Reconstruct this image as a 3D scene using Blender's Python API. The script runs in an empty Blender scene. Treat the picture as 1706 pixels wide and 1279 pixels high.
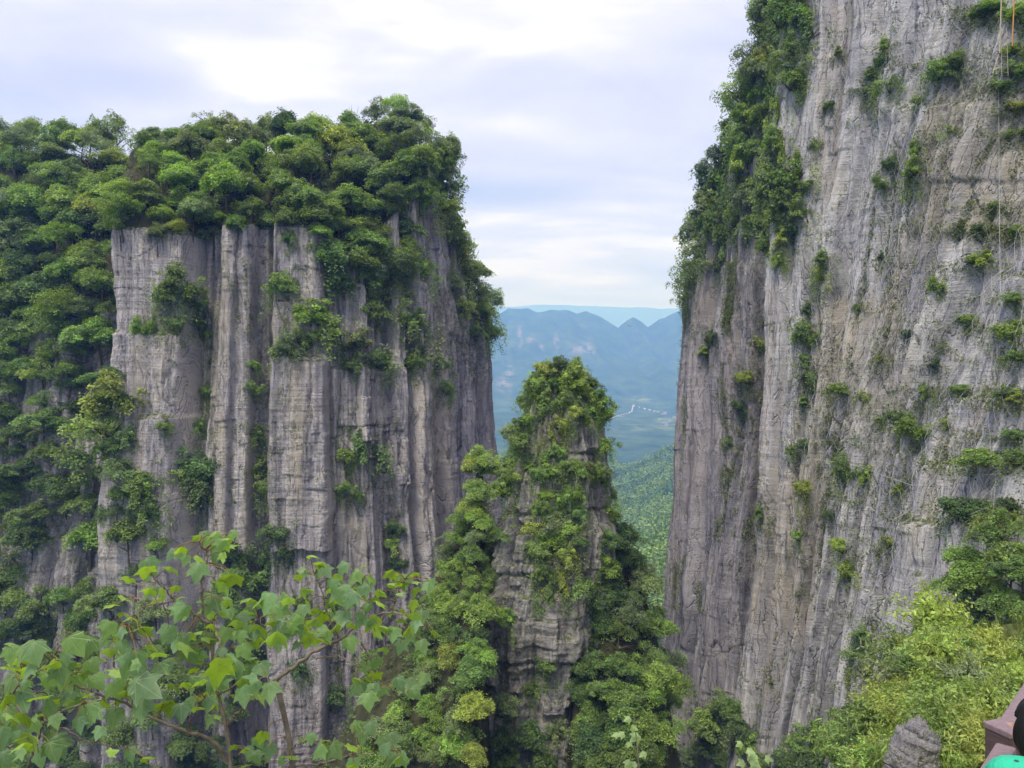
import bpy, bmesh, math, random
import numpy as np

random.seed(7)
F, CX, CY = 1279.0, 853.0, 639.5          # focal length and centre of the photograph, in its pixels
sc = bpy.context.scene
COL = sc.collection
R = math.radians


def W(px, py, Y):
    """World point at depth Y seen at photo pixel (px, py); camera at the origin looking along +Y."""
    return np.array([(px - CX) / F * Y, Y, (CY - py) / F * Y])


# ------------------------------------------------------------------ noise
_rs = np.random.RandomState(11)
_perm = np.tile(_rs.permutation(256), 3)
_grad = _rs.normal(size=(256, 3))
_grad /= np.linalg.norm(_grad, axis=1)[:, None]


def pn(x, y, z):
    x, y, z = np.broadcast_arrays(np.asarray(x, float), np.asarray(y, float), np.asarray(z, float))
    xi, yi, zi = np.floor(x).astype(int), np.floor(y).astype(int), np.floor(z).astype(int)
    xf, yf, zf = x - xi, y - yi, z - zi
    u, v, w = (t * t * t * (t * (t * 6 - 15) + 10) for t in (xf, yf, zf))
    xi, yi, zi = xi & 255, yi & 255, zi & 255

    def g(a, b, c):
        h = _perm[_perm[_perm[xi + a] + yi + b] + zi + c]
        gr = _grad[h]
        return gr[..., 0] * (xf - a) + gr[..., 1] * (yf - b) + gr[..., 2] * (zf - c)

    def L(a, b, t):
        return a + t * (b - a)

    return 1.5 * L(L(L(g(0, 0, 0), g(1, 0, 0), u), L(g(0, 1, 0), g(1, 1, 0), u), v),
                   L(L(g(0, 0, 1), g(1, 0, 1), u), L(g(0, 1, 1), g(1, 1, 1), u), v), w)


def fbm(x, y, z, n=4, gain=0.5):
    a, s, o = 1.0, 1.0, 0.0
    for k in range(n):
        o = o + a * pn(x * s + 17.3 * k, y * s + 5.1 * k, z * s + 9.7 * k)
        a *= gain
        s *= 2.03
    return o


def sstep(a, b, x):
    t = np.clip((x - a) / (b - a), 0, 1)
    return t * t * (3 - 2 * t)


# ------------------------------------------------------------------ mesh helpers
def link(o):
    COL.objects.link(o)
    return o


def mesh_np(name, verts, faces, mats=(), smooth=True, attrs=None):
    """faces: (n,4) or (n,3) int array."""
    verts = np.asarray(verts, np.float32)
    faces = np.asarray(faces, np.int32)
    m = bpy.data.meshes.new(name)
    n, k = faces.shape
    m.vertices.add(len(verts))
    m.vertices.foreach_set("co", verts.ravel())
    m.loops.add(n * k)
    m.loops.foreach_set("vertex_index", faces.ravel())
    m.polygons.add(n)
    m.polygons.foreach_set("loop_start", np.arange(n, dtype=np.int32) * k)
    m.polygons.foreach_set("loop_total", np.full(n, k, np.int32))
    m.update(calc_edges=True)
    m.polygons.foreach_set("use_smooth", np.full(n, smooth, bool))
    for key, val in (attrs or {}).items():
        a = m.attributes.new(key, "FLOAT", "POINT")
        a.data.foreach_set("value", np.asarray(val, np.float32).ravel())
    for x in mats:
        m.materials.append(x)
    return m


def grid_faces(M, N, wrap=False):
    i = np.arange(M - 1)[:, None]
    j = np.arange(N if wrap else N - 1)[None, :]
    j2 = (j + 1) % N
    return np.stack([i * N + j, i * N + j2, (i + 1) * N + j2, (i + 1) * N + j], -1).reshape(-1, 4)


def obj(name, mesh, parent=None, loc=None):
    o = link(bpy.data.objects.new(name, mesh))
    if parent is not None:
        o.parent = parent
    if loc is not None:
        o.location = loc
    return o


def tag(o, label=None, cat=None, group=None, kind=None):
    for k, v in (("label", label), ("category", cat), ("group", group), ("kind", kind)):
        if v:
            o[k] = v
    return o


def thing(name, label, cat, loc=(0, 0, 0), group=None):
    return tag(obj(name, None, loc=loc), label, cat, group)


def tubes(paths, sides=6):
    """paths: list of (points (n,3), radii (n,)); one vertex/face set for all."""
    V, Fc, off = [], [], 0
    for pts, rad in paths:
        pts = np.asarray(pts, float)
        rad = np.broadcast_to(np.asarray(rad, float), (len(pts),))
        tan = np.gradient(pts, axis=0)
        tan /= np.linalg.norm(tan, axis=1)[:, None] + 1e-9
        ref = np.array([0.31, 0.87, 0.38])
        a = np.cross(tan, ref)
        a /= np.linalg.norm(a, axis=1)[:, None] + 1e-9
        b = np.cross(tan, a)
        th = np.linspace(0, 2 * np.pi, sides, endpoint=False)
        ring = (pts[:, None] + rad[:, None, None] * (np.cos(th)[None, :, None] * a[:, None] + np.sin(th)[None, :, None] * b[:, None]))
        V.append(ring.reshape(-1, 3))
        Fc.append(grid_faces(len(pts), sides, True) + off)
        off += len(pts) * sides
    return np.concatenate(V), np.concatenate(Fc)


def smooth_path(pts, n):
    pts = np.asarray(pts, float)
    d = np.r_[0, np.cumsum(np.linalg.norm(np.diff(pts, axis=0), axis=1))]
    t = np.linspace(0, d[-1], n)
    out = np.stack([np.interp(t, d, pts[:, k]) for k in range(3)], 1)
    for _ in range(2):
        out[1:-1] = 0.25 * out[:-2] + 0.5 * out[1:-1] + 0.25 * out[2:]
    return out


# ------------------------------------------------------------------ materials
def mat(name):
    m = bpy.data.materials.new(name)
    m.use_nodes = True
    nt = m.node_tree
    nt.nodes.clear()
    out = nt.nodes.new("ShaderNodeOutputMaterial")
    return m, nt, out


def nd(nt, t, **kw):
    n = nt.nodes.new("ShaderNode" + t)
    for k, v in kw.items():
        if k in n.inputs:
            n.inputs[k].default_value = v
        else:
            setattr(n, k, v)
    return n


def ramp(nt, fac, stops):
    r = nt.nodes.new("ShaderNodeValToRGB")
    e = r.color_ramp.elements
    while len(e) < len(stops):
        e.new(0.5)
    for el, (p, c) in zip(e, stops):
        el.position = p
        el.color = (*c, 1) if len(c) == 3 else c
    nt.links.new(fac, r.inputs[0])
    return r.outputs[0]


def mix(nt, fac, a, b, mode="MIX"):
    n = nt.nodes.new("ShaderNodeMix")
    n.data_type = "RGBA"
    n.blend_type = mode
    for sock, v in ((n.inputs[0], fac), (n.inputs[6], a), (n.inputs[7], b)):
        if isinstance(v, (int, float)):
            sock.default_value = v
        elif isinstance(v, tuple):
            sock.default_value = (*v, 1)
        else:
            nt.links.new(v, sock)
    return n.outputs[2]


def mth(nt, op, a, b=None, clamp=False):
    n = nt.nodes.new("ShaderNodeMath")
    n.operation = op
    n.use_clamp = clamp
    for i, v in enumerate((a, b)):
        if v is None:
            continue
        if isinstance(v, (int, float)):
            n.inputs[i].default_value = v
        else:
            nt.links.new(v, n.inputs[i])
    return n.outputs[0]


def noise(nt, vec, scale, detail=4, rough=0.55, dist=0.0, stretch=None):
    if stretch is not None:
        mp = nt.nodes.new("ShaderNodeMapping")
        mp.inputs["Scale"].default_value = stretch
        nt.links.new(vec, mp.inputs[0])
        vec = mp.outputs[0]
    n = nt.nodes.new("ShaderNodeTexNoise")
    n.inputs["Scale"].default_value = scale
    n.inputs["Detail"].default_value = detail
    n.inputs["Roughness"].default_value = rough
    n.inputs["Distortion"].default_value = dist
    nt.links.new(vec, n.inputs["Vector"])
    return n.outputs[0]


def rock_material(name, dark, mid, light, warm, fine=1.0, warm_amt=0.35, streak_amt=0.5):
    m, nt, out = mat(name)
    tc = nt.nodes.new("ShaderNodeTexCoord")
    P = tc.outputs["Object"]
    strata = noise(nt, P, 1.0, 5, 0.62, 0.25, (0.10 * fine, 0.10 * fine, 3.2 * fine))
    strata2 = noise(nt, P, 1.0, 3, 0.6, 0.15, (0.25 * fine, 0.25 * fine, 9.0 * fine))
    sua = nd(nt, "Attribute", attribute_name="along")
    spz = nt.nodes.new("ShaderNodeSeparateXYZ")
    nt.links.new(P, spz.inputs[0])
    cu = nt.nodes.new("ShaderNodeCombineXYZ")
    nt.links.new(sua.outputs["Fac"], cu.inputs[0])
    nt.links.new(spz.outputs[2], cu.inputs[2])
    U = cu.outputs[0]
    streak = noise(nt, U, 1.0, 4, 0.62, 0.25, (0.55 * fine, 1, 0.030 * fine))
    streak2 = noise(nt, U, 1.0, 4, 0.6, 0.3, (2.2 * fine, 1, 0.075 * fine))
    crack = noise(nt, U, 1.0, 3, 0.6, 0.9, (1.1 * fine, 1, 0.12 * fine))
    crackl = ramp(nt, crack, [(0.485, (1, 1, 1)), (0.5, (0, 0, 0)), (0.515, (1, 1, 1))])
    big = noise(nt, P, 0.13 * fine, 4, 0.6)
    grain = noise(nt, P, 3.5 * fine, 6, 0.7)
    c = ramp(nt, streak, [(0.36, dark), (0.48, mid), (0.61, light)])
    c = mix(nt, ramp(nt, big, [(0.42, (0, 0, 0)), (0.62, (1, 1, 1))]), c, mix(nt, warm_amt, c, warm))
    msk = ramp(nt, noise(nt, P, 0.10 * fine, 3, 0.6, 0.4, (1, 1, .5)), [(.40, (0, 0, 0)), (.60, (1, 1, 1))])
    c = mix(nt, mth(nt, "MULTIPLY", msk, streak_amt), c, ramp(nt, streak2, [(0.36, (0.42, 0.43, 0.46)), (0.5, (1, 1, 1)), (0.64, (1.42, 1.40, 1.36))]), "MULTIPLY")
    c = mix(nt, 0.22, c, ramp(nt, strata, [(0.36, (0.70, 0.69, 0.69)), (0.5, (1, 1, 1)), (0.64, (1.16, 1.15, 1.14))]), "MULTIPLY")
    c = mix(nt, 0.6, c, ramp(nt, grain, [(0.3, (0.55, 0.55, 0.56)), (0.5, (1, 1, 1)), (0.70, (1.38, 1.37, 1.36))]), "MULTIPLY")
    at = nd(nt, "Attribute", attribute_name="ochre")
    c = mix(nt, mth(nt, "MULTIPLY", at.outputs["Fac"], 0.72), c, (0.46, 0.405, 0.31))
    at2 = nd(nt, "Attribute", attribute_name="pale")
    c = mix(nt, mth(nt, "MULTIPLY", at2.outputs["Fac"], 0.85), c, (0.50, 0.45, 0.42))
    at4 = nd(nt, "Attribute", attribute_name="buttress_tint")
    c = mix(nt, mth(nt, "MULTIPLY", at4.outputs["Fac"], .8), c, mix(nt, 1.0, c, (.60, .575, .61), "MULTIPLY"))  # darker, faintly violet tint over the far buttress of the right wall
    at3 = nd(nt, "Attribute", attribute_name="lichen")
    lich = mth(nt, "MULTIPLY", at3.outputs["Fac"], ramp(nt, noise(nt, P, 1.6 * fine, 5, 0.7), [(0.42, (0, 0, 0)), (0.56, (1, 1, 1))]))
    c = mix(nt, mth(nt, "MULTIPLY", lich, 0.8), c, (0.075, 0.085, 0.045))
    # moss where the rock lies back
    geo = nt.nodes.new("ShaderNodeNewGeometry")
    sep = nt.nodes.new("ShaderNodeSeparateXYZ")
    nt.links.new(geo.outputs["True Normal"], sep.inputs[0])
    up = ramp(nt, sep.outputs[2], [(0.30, (0, 0, 0)), (0.62, (1, 1, 1))])
    mo = mth(nt, "MULTIPLY", up, ramp(nt, noise(nt, P, 0.9 * fine, 5, 0.65), [(0.40, (0, 0, 0)), (0.58, (1, 1, 1))]))
    c = mix(nt, mo, c, (0.085, 0.11, 0.038))
    msk2 = ramp(nt, noise(nt, P, 0.16 * fine, 3, 0.6, 0.4), [(.36, (.2, .2, .2)), (.62, (1, 1, 1))])
    h = mth(nt, "MULTIPLY", mth(nt, "ADD", mth(nt, "MULTIPLY", strata2, 0.85), mth(nt, "MULTIPLY", strata, 0.6)), msk2)
    h = mth(nt, "ADD", h, mth(nt, "MULTIPLY", grain, 0.9))
    h = mth(nt, "ADD", h, mth(nt, "MULTIPLY", crackl, 1.1))
    h = mth(nt, "ADD", h, mth(nt, "MULTIPLY", streak2, 0.5))
    b = nd(nt, "Bump", Strength=0.9, Distance=0.26 / fine)
    nt.links.new(h, b.inputs["Height"])
    p = nd(nt, "BsdfPrincipled", Roughness=0.92)
    p.inputs["Specular IOR Level"].default_value = 0.15
    nt.links.new(c, p.inputs["Base Color"])
    nt.links.new(b.outputs[0], p.inputs["Normal"])
    nt.links.new(p.outputs[0], out.inputs[0])
    return m


def leaf_material(name, col=None, trans=0.35, rough=0.55, spec=0.25, var=0.5, attr=None, spray=False):
    """Leaves: object colour (or col) varied from leaf to leaf, some light passing through."""
    m, nt, out = mat(name)
    geo = nt.nodes.new("ShaderNodeNewGeometry")
    if col is None:
        oi = nt.nodes.new("ShaderNodeObjectInfo")
        c = oi.outputs["Color"]
        if spray:
            at = nd(nt, "Attribute", attribute_name="spray")
            c = mix(nt, 1.0, c, ramp(nt, at.outputs["Fac"], [(0, (.62, .66, .7)), (.5, (1, 1, 1)), (1, (1.34, 1.42, 1.15))]), "MULTIPLY")
    elif attr:
        at = nd(nt, "Attribute", attribute_name=attr)
        c = mix(nt, at.outputs["Fac"], col[0], col[1])
    else:
        rgb = nt.nodes.new("ShaderNodeRGB")
        rgb.outputs[0].default_value = (*col, 1)
        c = rgb.outputs[0]
    v = ramp(nt, geo.outputs["Random Per Island"], [(0.0, (1 - var, 1 - var, 1 - 0.9 * var)), (0.5, (1, 1, 1)), (1.0, (1 + 0.7 * var, 1 + 0.8 * var, 1 + 0.3 * var))])
    c = mix(nt, 1.0, c, v, "MULTIPLY")
    p = nd(nt, "BsdfPrincipled", Roughness=rough)
    p.inputs["Specular IOR Level"].default_value = spec
    nt.links.new(c, p.inputs["Base Color"])
    t = nt.nodes.new("ShaderNodeBsdfTranslucent")
    tcol = mix(nt, 1.0, c, (1.25, 1.25, 0.45), "MULTIPLY")
    nt.links.new(tcol, t.inputs[0])
    ms = nd(nt, "MixShader")
    ms.inputs[0].default_value = trans
    nt.links.new(p.outputs[0], ms.inputs[1])
    nt.links.new(t.outputs[0], ms.inputs[2])
    nt.links.new(ms.outputs[0], out.inputs[0])
    return m


def plain(name, col, rough=0.8, spec=0.3, vary=0.25, scale=6.0, stretch=None, bump=0.0, metallic=0.0):
    m, nt, out = mat(name)
    tc = nt.nodes.new("ShaderNodeTexCoord")
    n = noise(nt, tc.outputs["Object"], scale, 5, 0.6, 0.2, stretch)
    c = mix(nt, 1.0, col, ramp(nt, n, [(0.25, (1 - vary,) * 3), (0.5, (1, 1, 1)), (0.75, (1 + vary,) * 3)]), "MULTIPLY")
    p = nd(nt, "BsdfPrincipled", Roughness=rough, Metallic=metallic)
    p.inputs["Specular IOR Level"].default_value = spec
    nt.links.new(c, p.inputs["Base Color"])
    if bump:
        b = nd(nt, "Bump", Strength=0.7, Distance=bump)
        nt.links.new(n, b.inputs["Height"])
        nt.links.new(b.outputs[0], p.inputs["Normal"])
    nt.links.new(p.outputs[0], out.inputs[0])
    return m


ROCK_L = rock_material("purple_grey_limestone", (0.168, 0.162, 0.190), (0.325, 0.309, 0.346), (0.49, 0.464, 0.49), (0.39, 0.35, 0.335), 1.0, 0.4, .6)
ROCK_R = rock_material("pale_grey_limestone", (0.205, 0.210, 0.246), (0.40, 0.400, 0.446), (0.60, 0.595, 0.62), (0.48, 0.465, 0.44), 1.15, 0.3, 0.8)
ROCK_P = rock_material("layered_brown_limestone", (0.160, 0.156, 0.168), (0.29, 0.28, 0.294), (0.43, 0.41, 0.415), (0.32, 0.285, 0.255), 1.5, 0.3)
LEAF = leaf_material("broadleaf_foliage", spray=True, var=.35, trans=.42)
LEAF_U = leaf_material("undergrowth_foliage", (0.10, 0.15, 0.042), var=0.6)
LEAF_DRY = leaf_material("ledge_foliage", (0.16, 0.20, 0.06), var=0.6)
def patchy(m, scale):
    """Lets a foliage material drift in tone over tens of metres, as stands of different trees do."""
    nt = m.node_tree
    tc = nt.nodes.new("ShaderNodeTexCoord")
    f = ramp(nt, noise(nt, tc.outputs["Object"], scale, 4, .65), [(.36, (.45, .55, .6)), (.5, (1, 1, 1)), (.64, (1.5, 1.35, 1.0))])
    for n in list(nt.nodes):
        if n.bl_idname == "ShaderNodeBsdfPrincipled":
            l = n.inputs["Base Color"].links[0]
            src = l.from_socket
            nt.links.new(mix(nt, 1.0, src, f, "MULTIPLY"), n.inputs["Base Color"])


LEAF_FAR = leaf_material("forest_foliage", (0.18, 0.28, 0.09), trans=0.3, var=0.6)
patchy(LEAF_FAR, .022)
BARK = plain("bark", (0.11, 0.085, 0.065), 0.95, 0.1, 0.4, 9, (1, 1, 0.25), 0.02)
SOIL = plain("leaf_litter_soil", (0.055, 0.055, 0.03), 0.98, 0.05, 0.5, 0.8)


# ------------------------------------------------------------------ cliffs
from mathutils import Vector, Matrix
from mathutils.bvhtree import BVHTree
SURF = []           # search trees of the built surfaces: plants are rooted on them


def add_surface(G, wrap=False):
    M, N = G.shape[:2]
    f = grid_faces(M, N, wrap)
    SURF.append(BVHTree.FromPolygons([tuple(p) for p in G.reshape(-1, 3).tolist()], [tuple(q) for q in f.tolist()]))


def hit(px, py, which=None):
    """First surface point met along the line of sight through a photo pixel, so a plant can be rooted there."""
    best = None
    d = Vector((px - CX, F, CY - py)).normalized()
    for k, t in enumerate(SURF):
        if which is None or k in which:
            h = t.ray_cast(Vector((0, 0, 0)), d)[0]
            if h is not None and h.y > 3 and (best is None or h.y < best[1]):
                best = np.array(h)
    return best


def column_relief(S, Z, bounds, prot, dmax, p, seed, wob=0.5, joints=True, rel=0.33, edge=.12):
    rs = np.random.RandomState(seed)
    b = np.asarray(bounds, float)
    n = len(b) - 1
    S2 = S + wob * (pn(S * 0.06, Z * 0.05, seed * 1.7) * 1.6 + 0.6 * pn(S * 0.2, Z * 0.17, seed * 2.3 + 4) + .22 * pn(S * .5, Z * .5, seed + 8.8))
    i = np.clip(np.searchsorted(b, S2) - 1, 0, n - 1)
    w = (b[1:] - b[:-1])
    q = np.clip((S2 - b[i]) / w[i] * 2 - 1, -1, 1)
    dep = np.minimum(dmax, rel * w)
    prof = dep[i] * (1 - np.abs(q) ** p)
    pr_ = np.asarray(prot, float)
    e = edge * w
    o = prof + np.interp(S2, np.stack([b[:-1] + e, b[1:] - e], 1).ravel(), np.repeat(pr_, 2))
    if joints:
        hgt = rs.uniform(5, 16, n)
        off = rs.uniform(0, 16, n)
        cell = np.floor((Z + off[i] + 0.8 * pn(S * 0.3, Z * 0.02, seed)) / hgt[i]).astype(int)
        hsh = ((cell * 7919 + i * 104729 + seed * 31) % 997) / 997.0
        o = o + (hsh - 0.5) * np.minimum(1.1, 0.22 * w[i]) * (1 - np.abs(q) ** 6)
    return o


def strata_relief(S, Z, seed, amp=0.16):
    zz = Z + 0.5 * pn(S * 0.08, Z * 0.1, seed + 0.3)
    a = pn(S * 0.02 + 3, zz * 0.9, seed + 0.5) + 0.7 * pn(S * 0.06, zz * 2.1, seed + 1.5) + 0.45 * pn(S * 0.15, zz * 4.3, seed + 2.5)
    return amp * a


class Cliff:
    pass


def blocks(S, Z, w, h, seed):
    """Offset, in -1..1, of the broken block each point belongs to."""
    rs = np.random.RandomState(seed)
    rnd = rs.uniform(-1, 1, (64, 64))
    s2 = S + .35 * w * pn(S * .25, Z * .12, seed + .4)
    i = np.floor(s2 / w).astype(int)
    z2 = Z + h * rnd[i % 64, 7] * 2 + .3 * pn(S * .4, Z * .1, seed + .7)
    j = np.floor(z2 / h).astype(int)
    half = (rnd[i % 64, j % 64] > .4) * .5 * w
    i2 = np.floor((s2 + half) / w).astype(int)
    return rnd[i2 % 64, (j * 3 + 11) % 64]


def build_cliff(name, plan, spine, rim_px, cols, n_s, n_z, zbot, material, batter, top_rows, top_rise, ledges, stains, sub, seed, s_range=(-60, 840), rough=0.35, shear=None, rib_pow=2.2, col_pow=6.0, rib_joints=True, bed=.07, blk=1.0, rib_var=.2, upright=1.0, tint_by_px=((0, 1), (0, 0)), streaks=(195, 820)):
    """plan: (px, Y) list or ('w', X, Y) world points; spine: interior points of the plateau, one per plan point."""
    pl, pxs = [], []
    for a in plan:
        if a[0] == "w":
            pl.append((a[1], a[2]))
            pxs.append(a[3])
        else:
            pl.append(((a[0] - CX) / F * a[1], a[1]))
            pxs.append(a[0])
    pl = np.array(pl, float)
    d = np.r_[0, np.cumsum(np.linalg.norm(np.diff(pl, axis=0), axis=1))]
    su = np.linspace(0, d[-1], 1600)
    wgt = np.where((np.interp(su, d, pxs) > s_range[0]) & (np.interp(su, d, pxs) < s_range[1]), 1.0, 0.16)
    cw = np.cumsum(wgt)
    s = np.interp(np.linspace(cw[0], cw[-1], n_s), cw, su)

    def pad(a, wid=1.6, ref="odd"):
        k = max(3, int(1600 * wid / d[-1]) | 1)
        return np.convolve(np.pad(a, k // 2, mode="reflect", reflect_type=ref), np.ones(k) / k, "valid")

    Xu, Yu = pad(np.interp(su, d, pl[:, 0])), pad(np.interp(su, d, pl[:, 1]))
    tx, ty = np.gradient(Xu), np.gradient(Yu)
    L = np.hypot(tx, ty)
    nx, ny = np.interp(s, su, pad(ty / L, 4.0, "even")), np.interp(s, su, pad(-tx / L, 4.0, "even"))
    X, Y = np.interp(s, su, Xu), np.interp(s, su, Yu)
    pxc = np.interp(s, d, pxs)
    p2s = lambda p: np.interp(p, pxs, d)
    rim = (CY - np.interp(pxc, [a for a, _ in rim_px], [b for _, b in rim_px])) / F * np.maximum(Y, 34)
    rim = rim + 0.8 * pn(s * 0.25, seed, 0)
    t = np.linspace(0, 1, n_z)[:, None]
    Z = zbot + (rim[None, :] - zbot) * t
    S = np.broadcast_to(s[None, :], Z.shape)
    PX = np.broadcast_to(pxc[None, :], Z.shape)
    PY = CY - Z / np.maximum(Y, 5)[None, :] * F
    rs = np.random.RandomState(seed)
    bounds = p2s(np.array([c[0] for c in cols], float))
    prot = np.array([c[1] for c in cols[:-1]], float)
    SH = S if shear is None else S - shear(PX) * (Z + 5) - 1.5 * pn(S * .05, Z * .04, seed + 77)
    D = column_relief(SH, Z, bounds, prot, 2.6, col_pow, seed, joints=rib_joints)
    # narrower ribs inside the columns
    sb = [0.0]
    while sb[-1] < d[-1]:
        sb.append(sb[-1] + rs.uniform(*sub[0]))
    ribs = column_relief(SH, Z, sb, rs.uniform(-rib_var, rib_var, len(sb) - 1), sub[1], rib_pow, seed + 5, 0.7, rib_joints, .5)
    mask = np.interp(PX, [a for a, _ in sub[2]], [b for _, b in sub[2]])
    D = D + ribs * mask
    groove = np.clip(1 - ribs / (.35 * sub[1]), 0, 1) * np.clip(mask, .25, 1)
    sb = [0.0]
    while sb[-1] < d[-1]:
        sb.append(sb[-1] + rs.uniform(sub[0][0] * 0.3, sub[0][1] * 0.45))
    D = D + 0.45 * mask * column_relief(SH, Z, sb, np.zeros(len(sb) - 1), sub[1] * 0.6, 2.0, seed + 9, 0.5, rib_joints)
    bm_ = sstep(-.1, .45, fbm(S * .06, Z * .045, seed + 61.0, 3)) * np.clip(mask + .15, 0, 1)
    D = D + blk * bm_ * (.55 * blocks(S, Z, 2.6, 6.5, seed) + .22 * blocks(S, Z, 1.3, 3.6, seed + 1))
    D = D + strata_relief(S, Z, seed, bed) * (.35 + 1.3 * sstep(-.3, .5, fbm(S * .05, Z * .06, seed + 91.0, 3)))
    D = D + rough * fbm(SH * 0.26, Z * 0.12 * upright, seed * 3.1, 5, 0.55) + 0.8 * fbm(S * 0.045, Z * 0.03, seed * 5.7, 2)
    # cracks: thin deep lines, mostly upright
    cr = np.abs(pn(S * 0.32 + 0.3 * pn(S * 0.3, Z * 0.3, 3), Z * 0.028, seed + 21.5))
    D = D - 0.55 * (1 - sstep(0.0, 0.035, cr)) * (0.4 + mask * 0.6)
    cr2 = np.abs(pn(S * 0.05, Z * 0.16 + 0.2 * pn(S * 0.2, Z * 0.2, 8), seed + 41.5))
    D = D - 0.35 * (1 - sstep(0.0, 0.02, cr2)) * .6 * sstep(-.1, .3, fbm(S * .07, Z * .07, seed + 51, 2))
    for (a, b, pyl, dl) in ledges:
        wob = 6 * pn(PX * 0.05, 0.3, seed)
        inside = sstep(a - 6, a + 6, PX) * (1 - sstep(b - 6, b + 6, PX))
        D = D + dl * inside * sstep(pyl + 5 + wob, pyl - 5 + wob, PY)
    back = batter(PX, Z)
    off = D - back
    GX = X[None, :] + nx[None, :] * off
    GY = Y[None, :] + ny[None, :] * off
    face = np.stack([GX, GY, Z], -1)
    # plateau / wooded slope behind the rim
    sp = np.array(spine, float)
    SX = np.interp(s, su, pad(np.interp(su, d, sp[:, 0])))
    SY = np.interp(s, su, pad(np.interp(su, d, sp[:, 1])))
    top = []
    for k in range(1, top_rows + 1):
        f = (k / top_rows) ** 1.3
        px_ = face[-1, :, 0] * (1 - f) + SX * f
        py_ = face[-1, :, 1] * (1 - f) + SY * f
        dist = np.hypot(px_ - face[-1, :, 0], py_ - face[-1, :, 1])
        zz = face[-1, :, 2] + top_rise(pxc, dist) + 1.2 * fbm(px_ * 0.12, py_ * 0.12, seed, 3) * min(1, f * 6)
        top.append(np.stack([px_, py_, zz], -1))
    G = np.concatenate([face, np.stack(top)], 0)
    M = len(G)
    rst = np.random.RandomState(seed + 17)
    stains = list(stains)
    for _ in range(26):
        x0, y0 = rst.uniform(*streaks), rst.uniform(380, 900)
        stains.append((["pale", "ochre", "pale"][rst.randint(3)], x0, x0 + rst.uniform(5, 26), y0, y0 + rst.uniform(90, 360)))
    attrs = {}
    for key in ("ochre", "pale", "lichen"):
        a = np.zeros(Z.shape)
        for (kk, x0, x1, y0, y1) in stains:
            if kk == key:
                wv = 5 * pn(PX * 0.02, PY * 0.015, 4.2)
                a = np.maximum(a, sstep(x0 - 6, x0 + 7, PX + wv) * (1 - sstep(x1 - 7, x1 + 6, PX + wv)) * sstep(y0 - 25, y0 + 10, PY) * (1 - sstep(y1 - 40, y1 + 40, PY)) * (0.6 + 0.5 * pn(PX * 0.15, PY * 0.012, 7.7)))
        attrs[key] = np.concatenate([np.clip(a, 0, 1), np.zeros((top_rows, n_s))], 0)
    attrs["buttress_tint"] = np.concatenate([np.interp(PX + 6 * pn(PX * .02, PY * .012, 3.3), tint_by_px[0], tint_by_px[1]), np.zeros((top_rows, n_s))], 0)
    attrs["along"] = np.concatenate([SH, np.repeat(SH[-1:], top_rows, 0)], 0)
    m = mesh_np(name, G.reshape(-1, 3), grid_faces(M, n_s), [material, SOIL], True, attrs)
    mi = np.zeros((M - 1, n_s - 1), np.int32)
    mi[n_z + 2:] = 1
    m.polygons.foreach_set("material_index", mi.ravel())
    o = obj(name, m)
    c = Cliff()
    c.o, c.G, c.face, c.s, c.pxc, c.n, c.nz = o, G, face, s, pxc, np.stack([nx, ny], -1), n_z
    c.PX, c.PY, c.groove = PX, PY, groove
    return c


# ---- the massif on the left
colsL = [(-300, 0), (-240, -1), (-180, .6), (-120, -.8), (-70, 0.5), (-25, -.8), (30, 0.6), (75, -1.0), (105, 0.3), (135, -1.6), (168, -2.6), (195, 2.6), (322, -1.5), (345, 0.2), (360, 1.8), (388, .7), (415, -2.6), (440, 1.2), (552, -.4), (577, -.4), (600, 0.7), (622, -.4), (640, -1.7), (664, 0.5), (690, -1.8), (704, .8), (728, -1.1), (750, .3), (770, -.4), (786, .2), (800, -.3), (813, .2), (827, 0), (840, 0), (860, 0), (880, 0), (900, 0)]
planL = [(-300, 128), (-100, 124), (0, 121), (150, 117), (200, 112), (320, 110), (440, 110.5), (550, 112), (640, 116), (700, 120), (750, 127), (790, 136), (815, 145), (827, 152), ("w", -5, 175, 850), ("w", -16, 215, 880), ("w", -40, 250, 900)]
spineL = [(-160, 190), (-130, 185), (-115, 182), (-90, 178), (-78, 172), (-62, 170), (-52, 168), (-42, 168), (-34, 168), (-30, 172), (-26, 176), (-24, 180), (-24, 184), (-24, 188), (-26, 196), (-34, 215), (-46, 235)]
rimL = [(-300, 560), (0, 560), (60, 540), (120, 520), (180, 470), (198, 388), (320, 392), (345, 385), (440, 372), (500, 378), (560, 400), (650, 400), (690, 330), (730, 270), (755, 262), (772, 290), (790, 370), (808, 450), (822, 525), (850, 560), (900, 560)]
skyL = [(-300, 195), (0, 188), (100, 196), (215, 212), (330, 192), (420, 206), (510, 184), (565, 206), (600, 186), (650, 138), (700, 156), (735, 182), (768, 235), (790, 320), (812, 430), (830, 520), (900, 530)]


def riseL(px, dist):
    top = np.interp(px, [a for a, _ in skyL], [b for _, b in skyL])
    rimpy = np.interp(px, [a for a, _ in rimL], [b for _, b in rimL])
    ztop = (CY - top) / F * 142 - 5.0
    zrim = (CY - rimpy) / F * 115
    full = np.maximum(ztop - zrim, 2.0)
    return full * sstep(0, 1, dist / 30.0 * 0.5 + 0.0) * 0 + full * np.clip(1 - (1 - np.clip(dist / 30.0, 0, 1)) ** 1.8, 0, 1)


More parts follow.
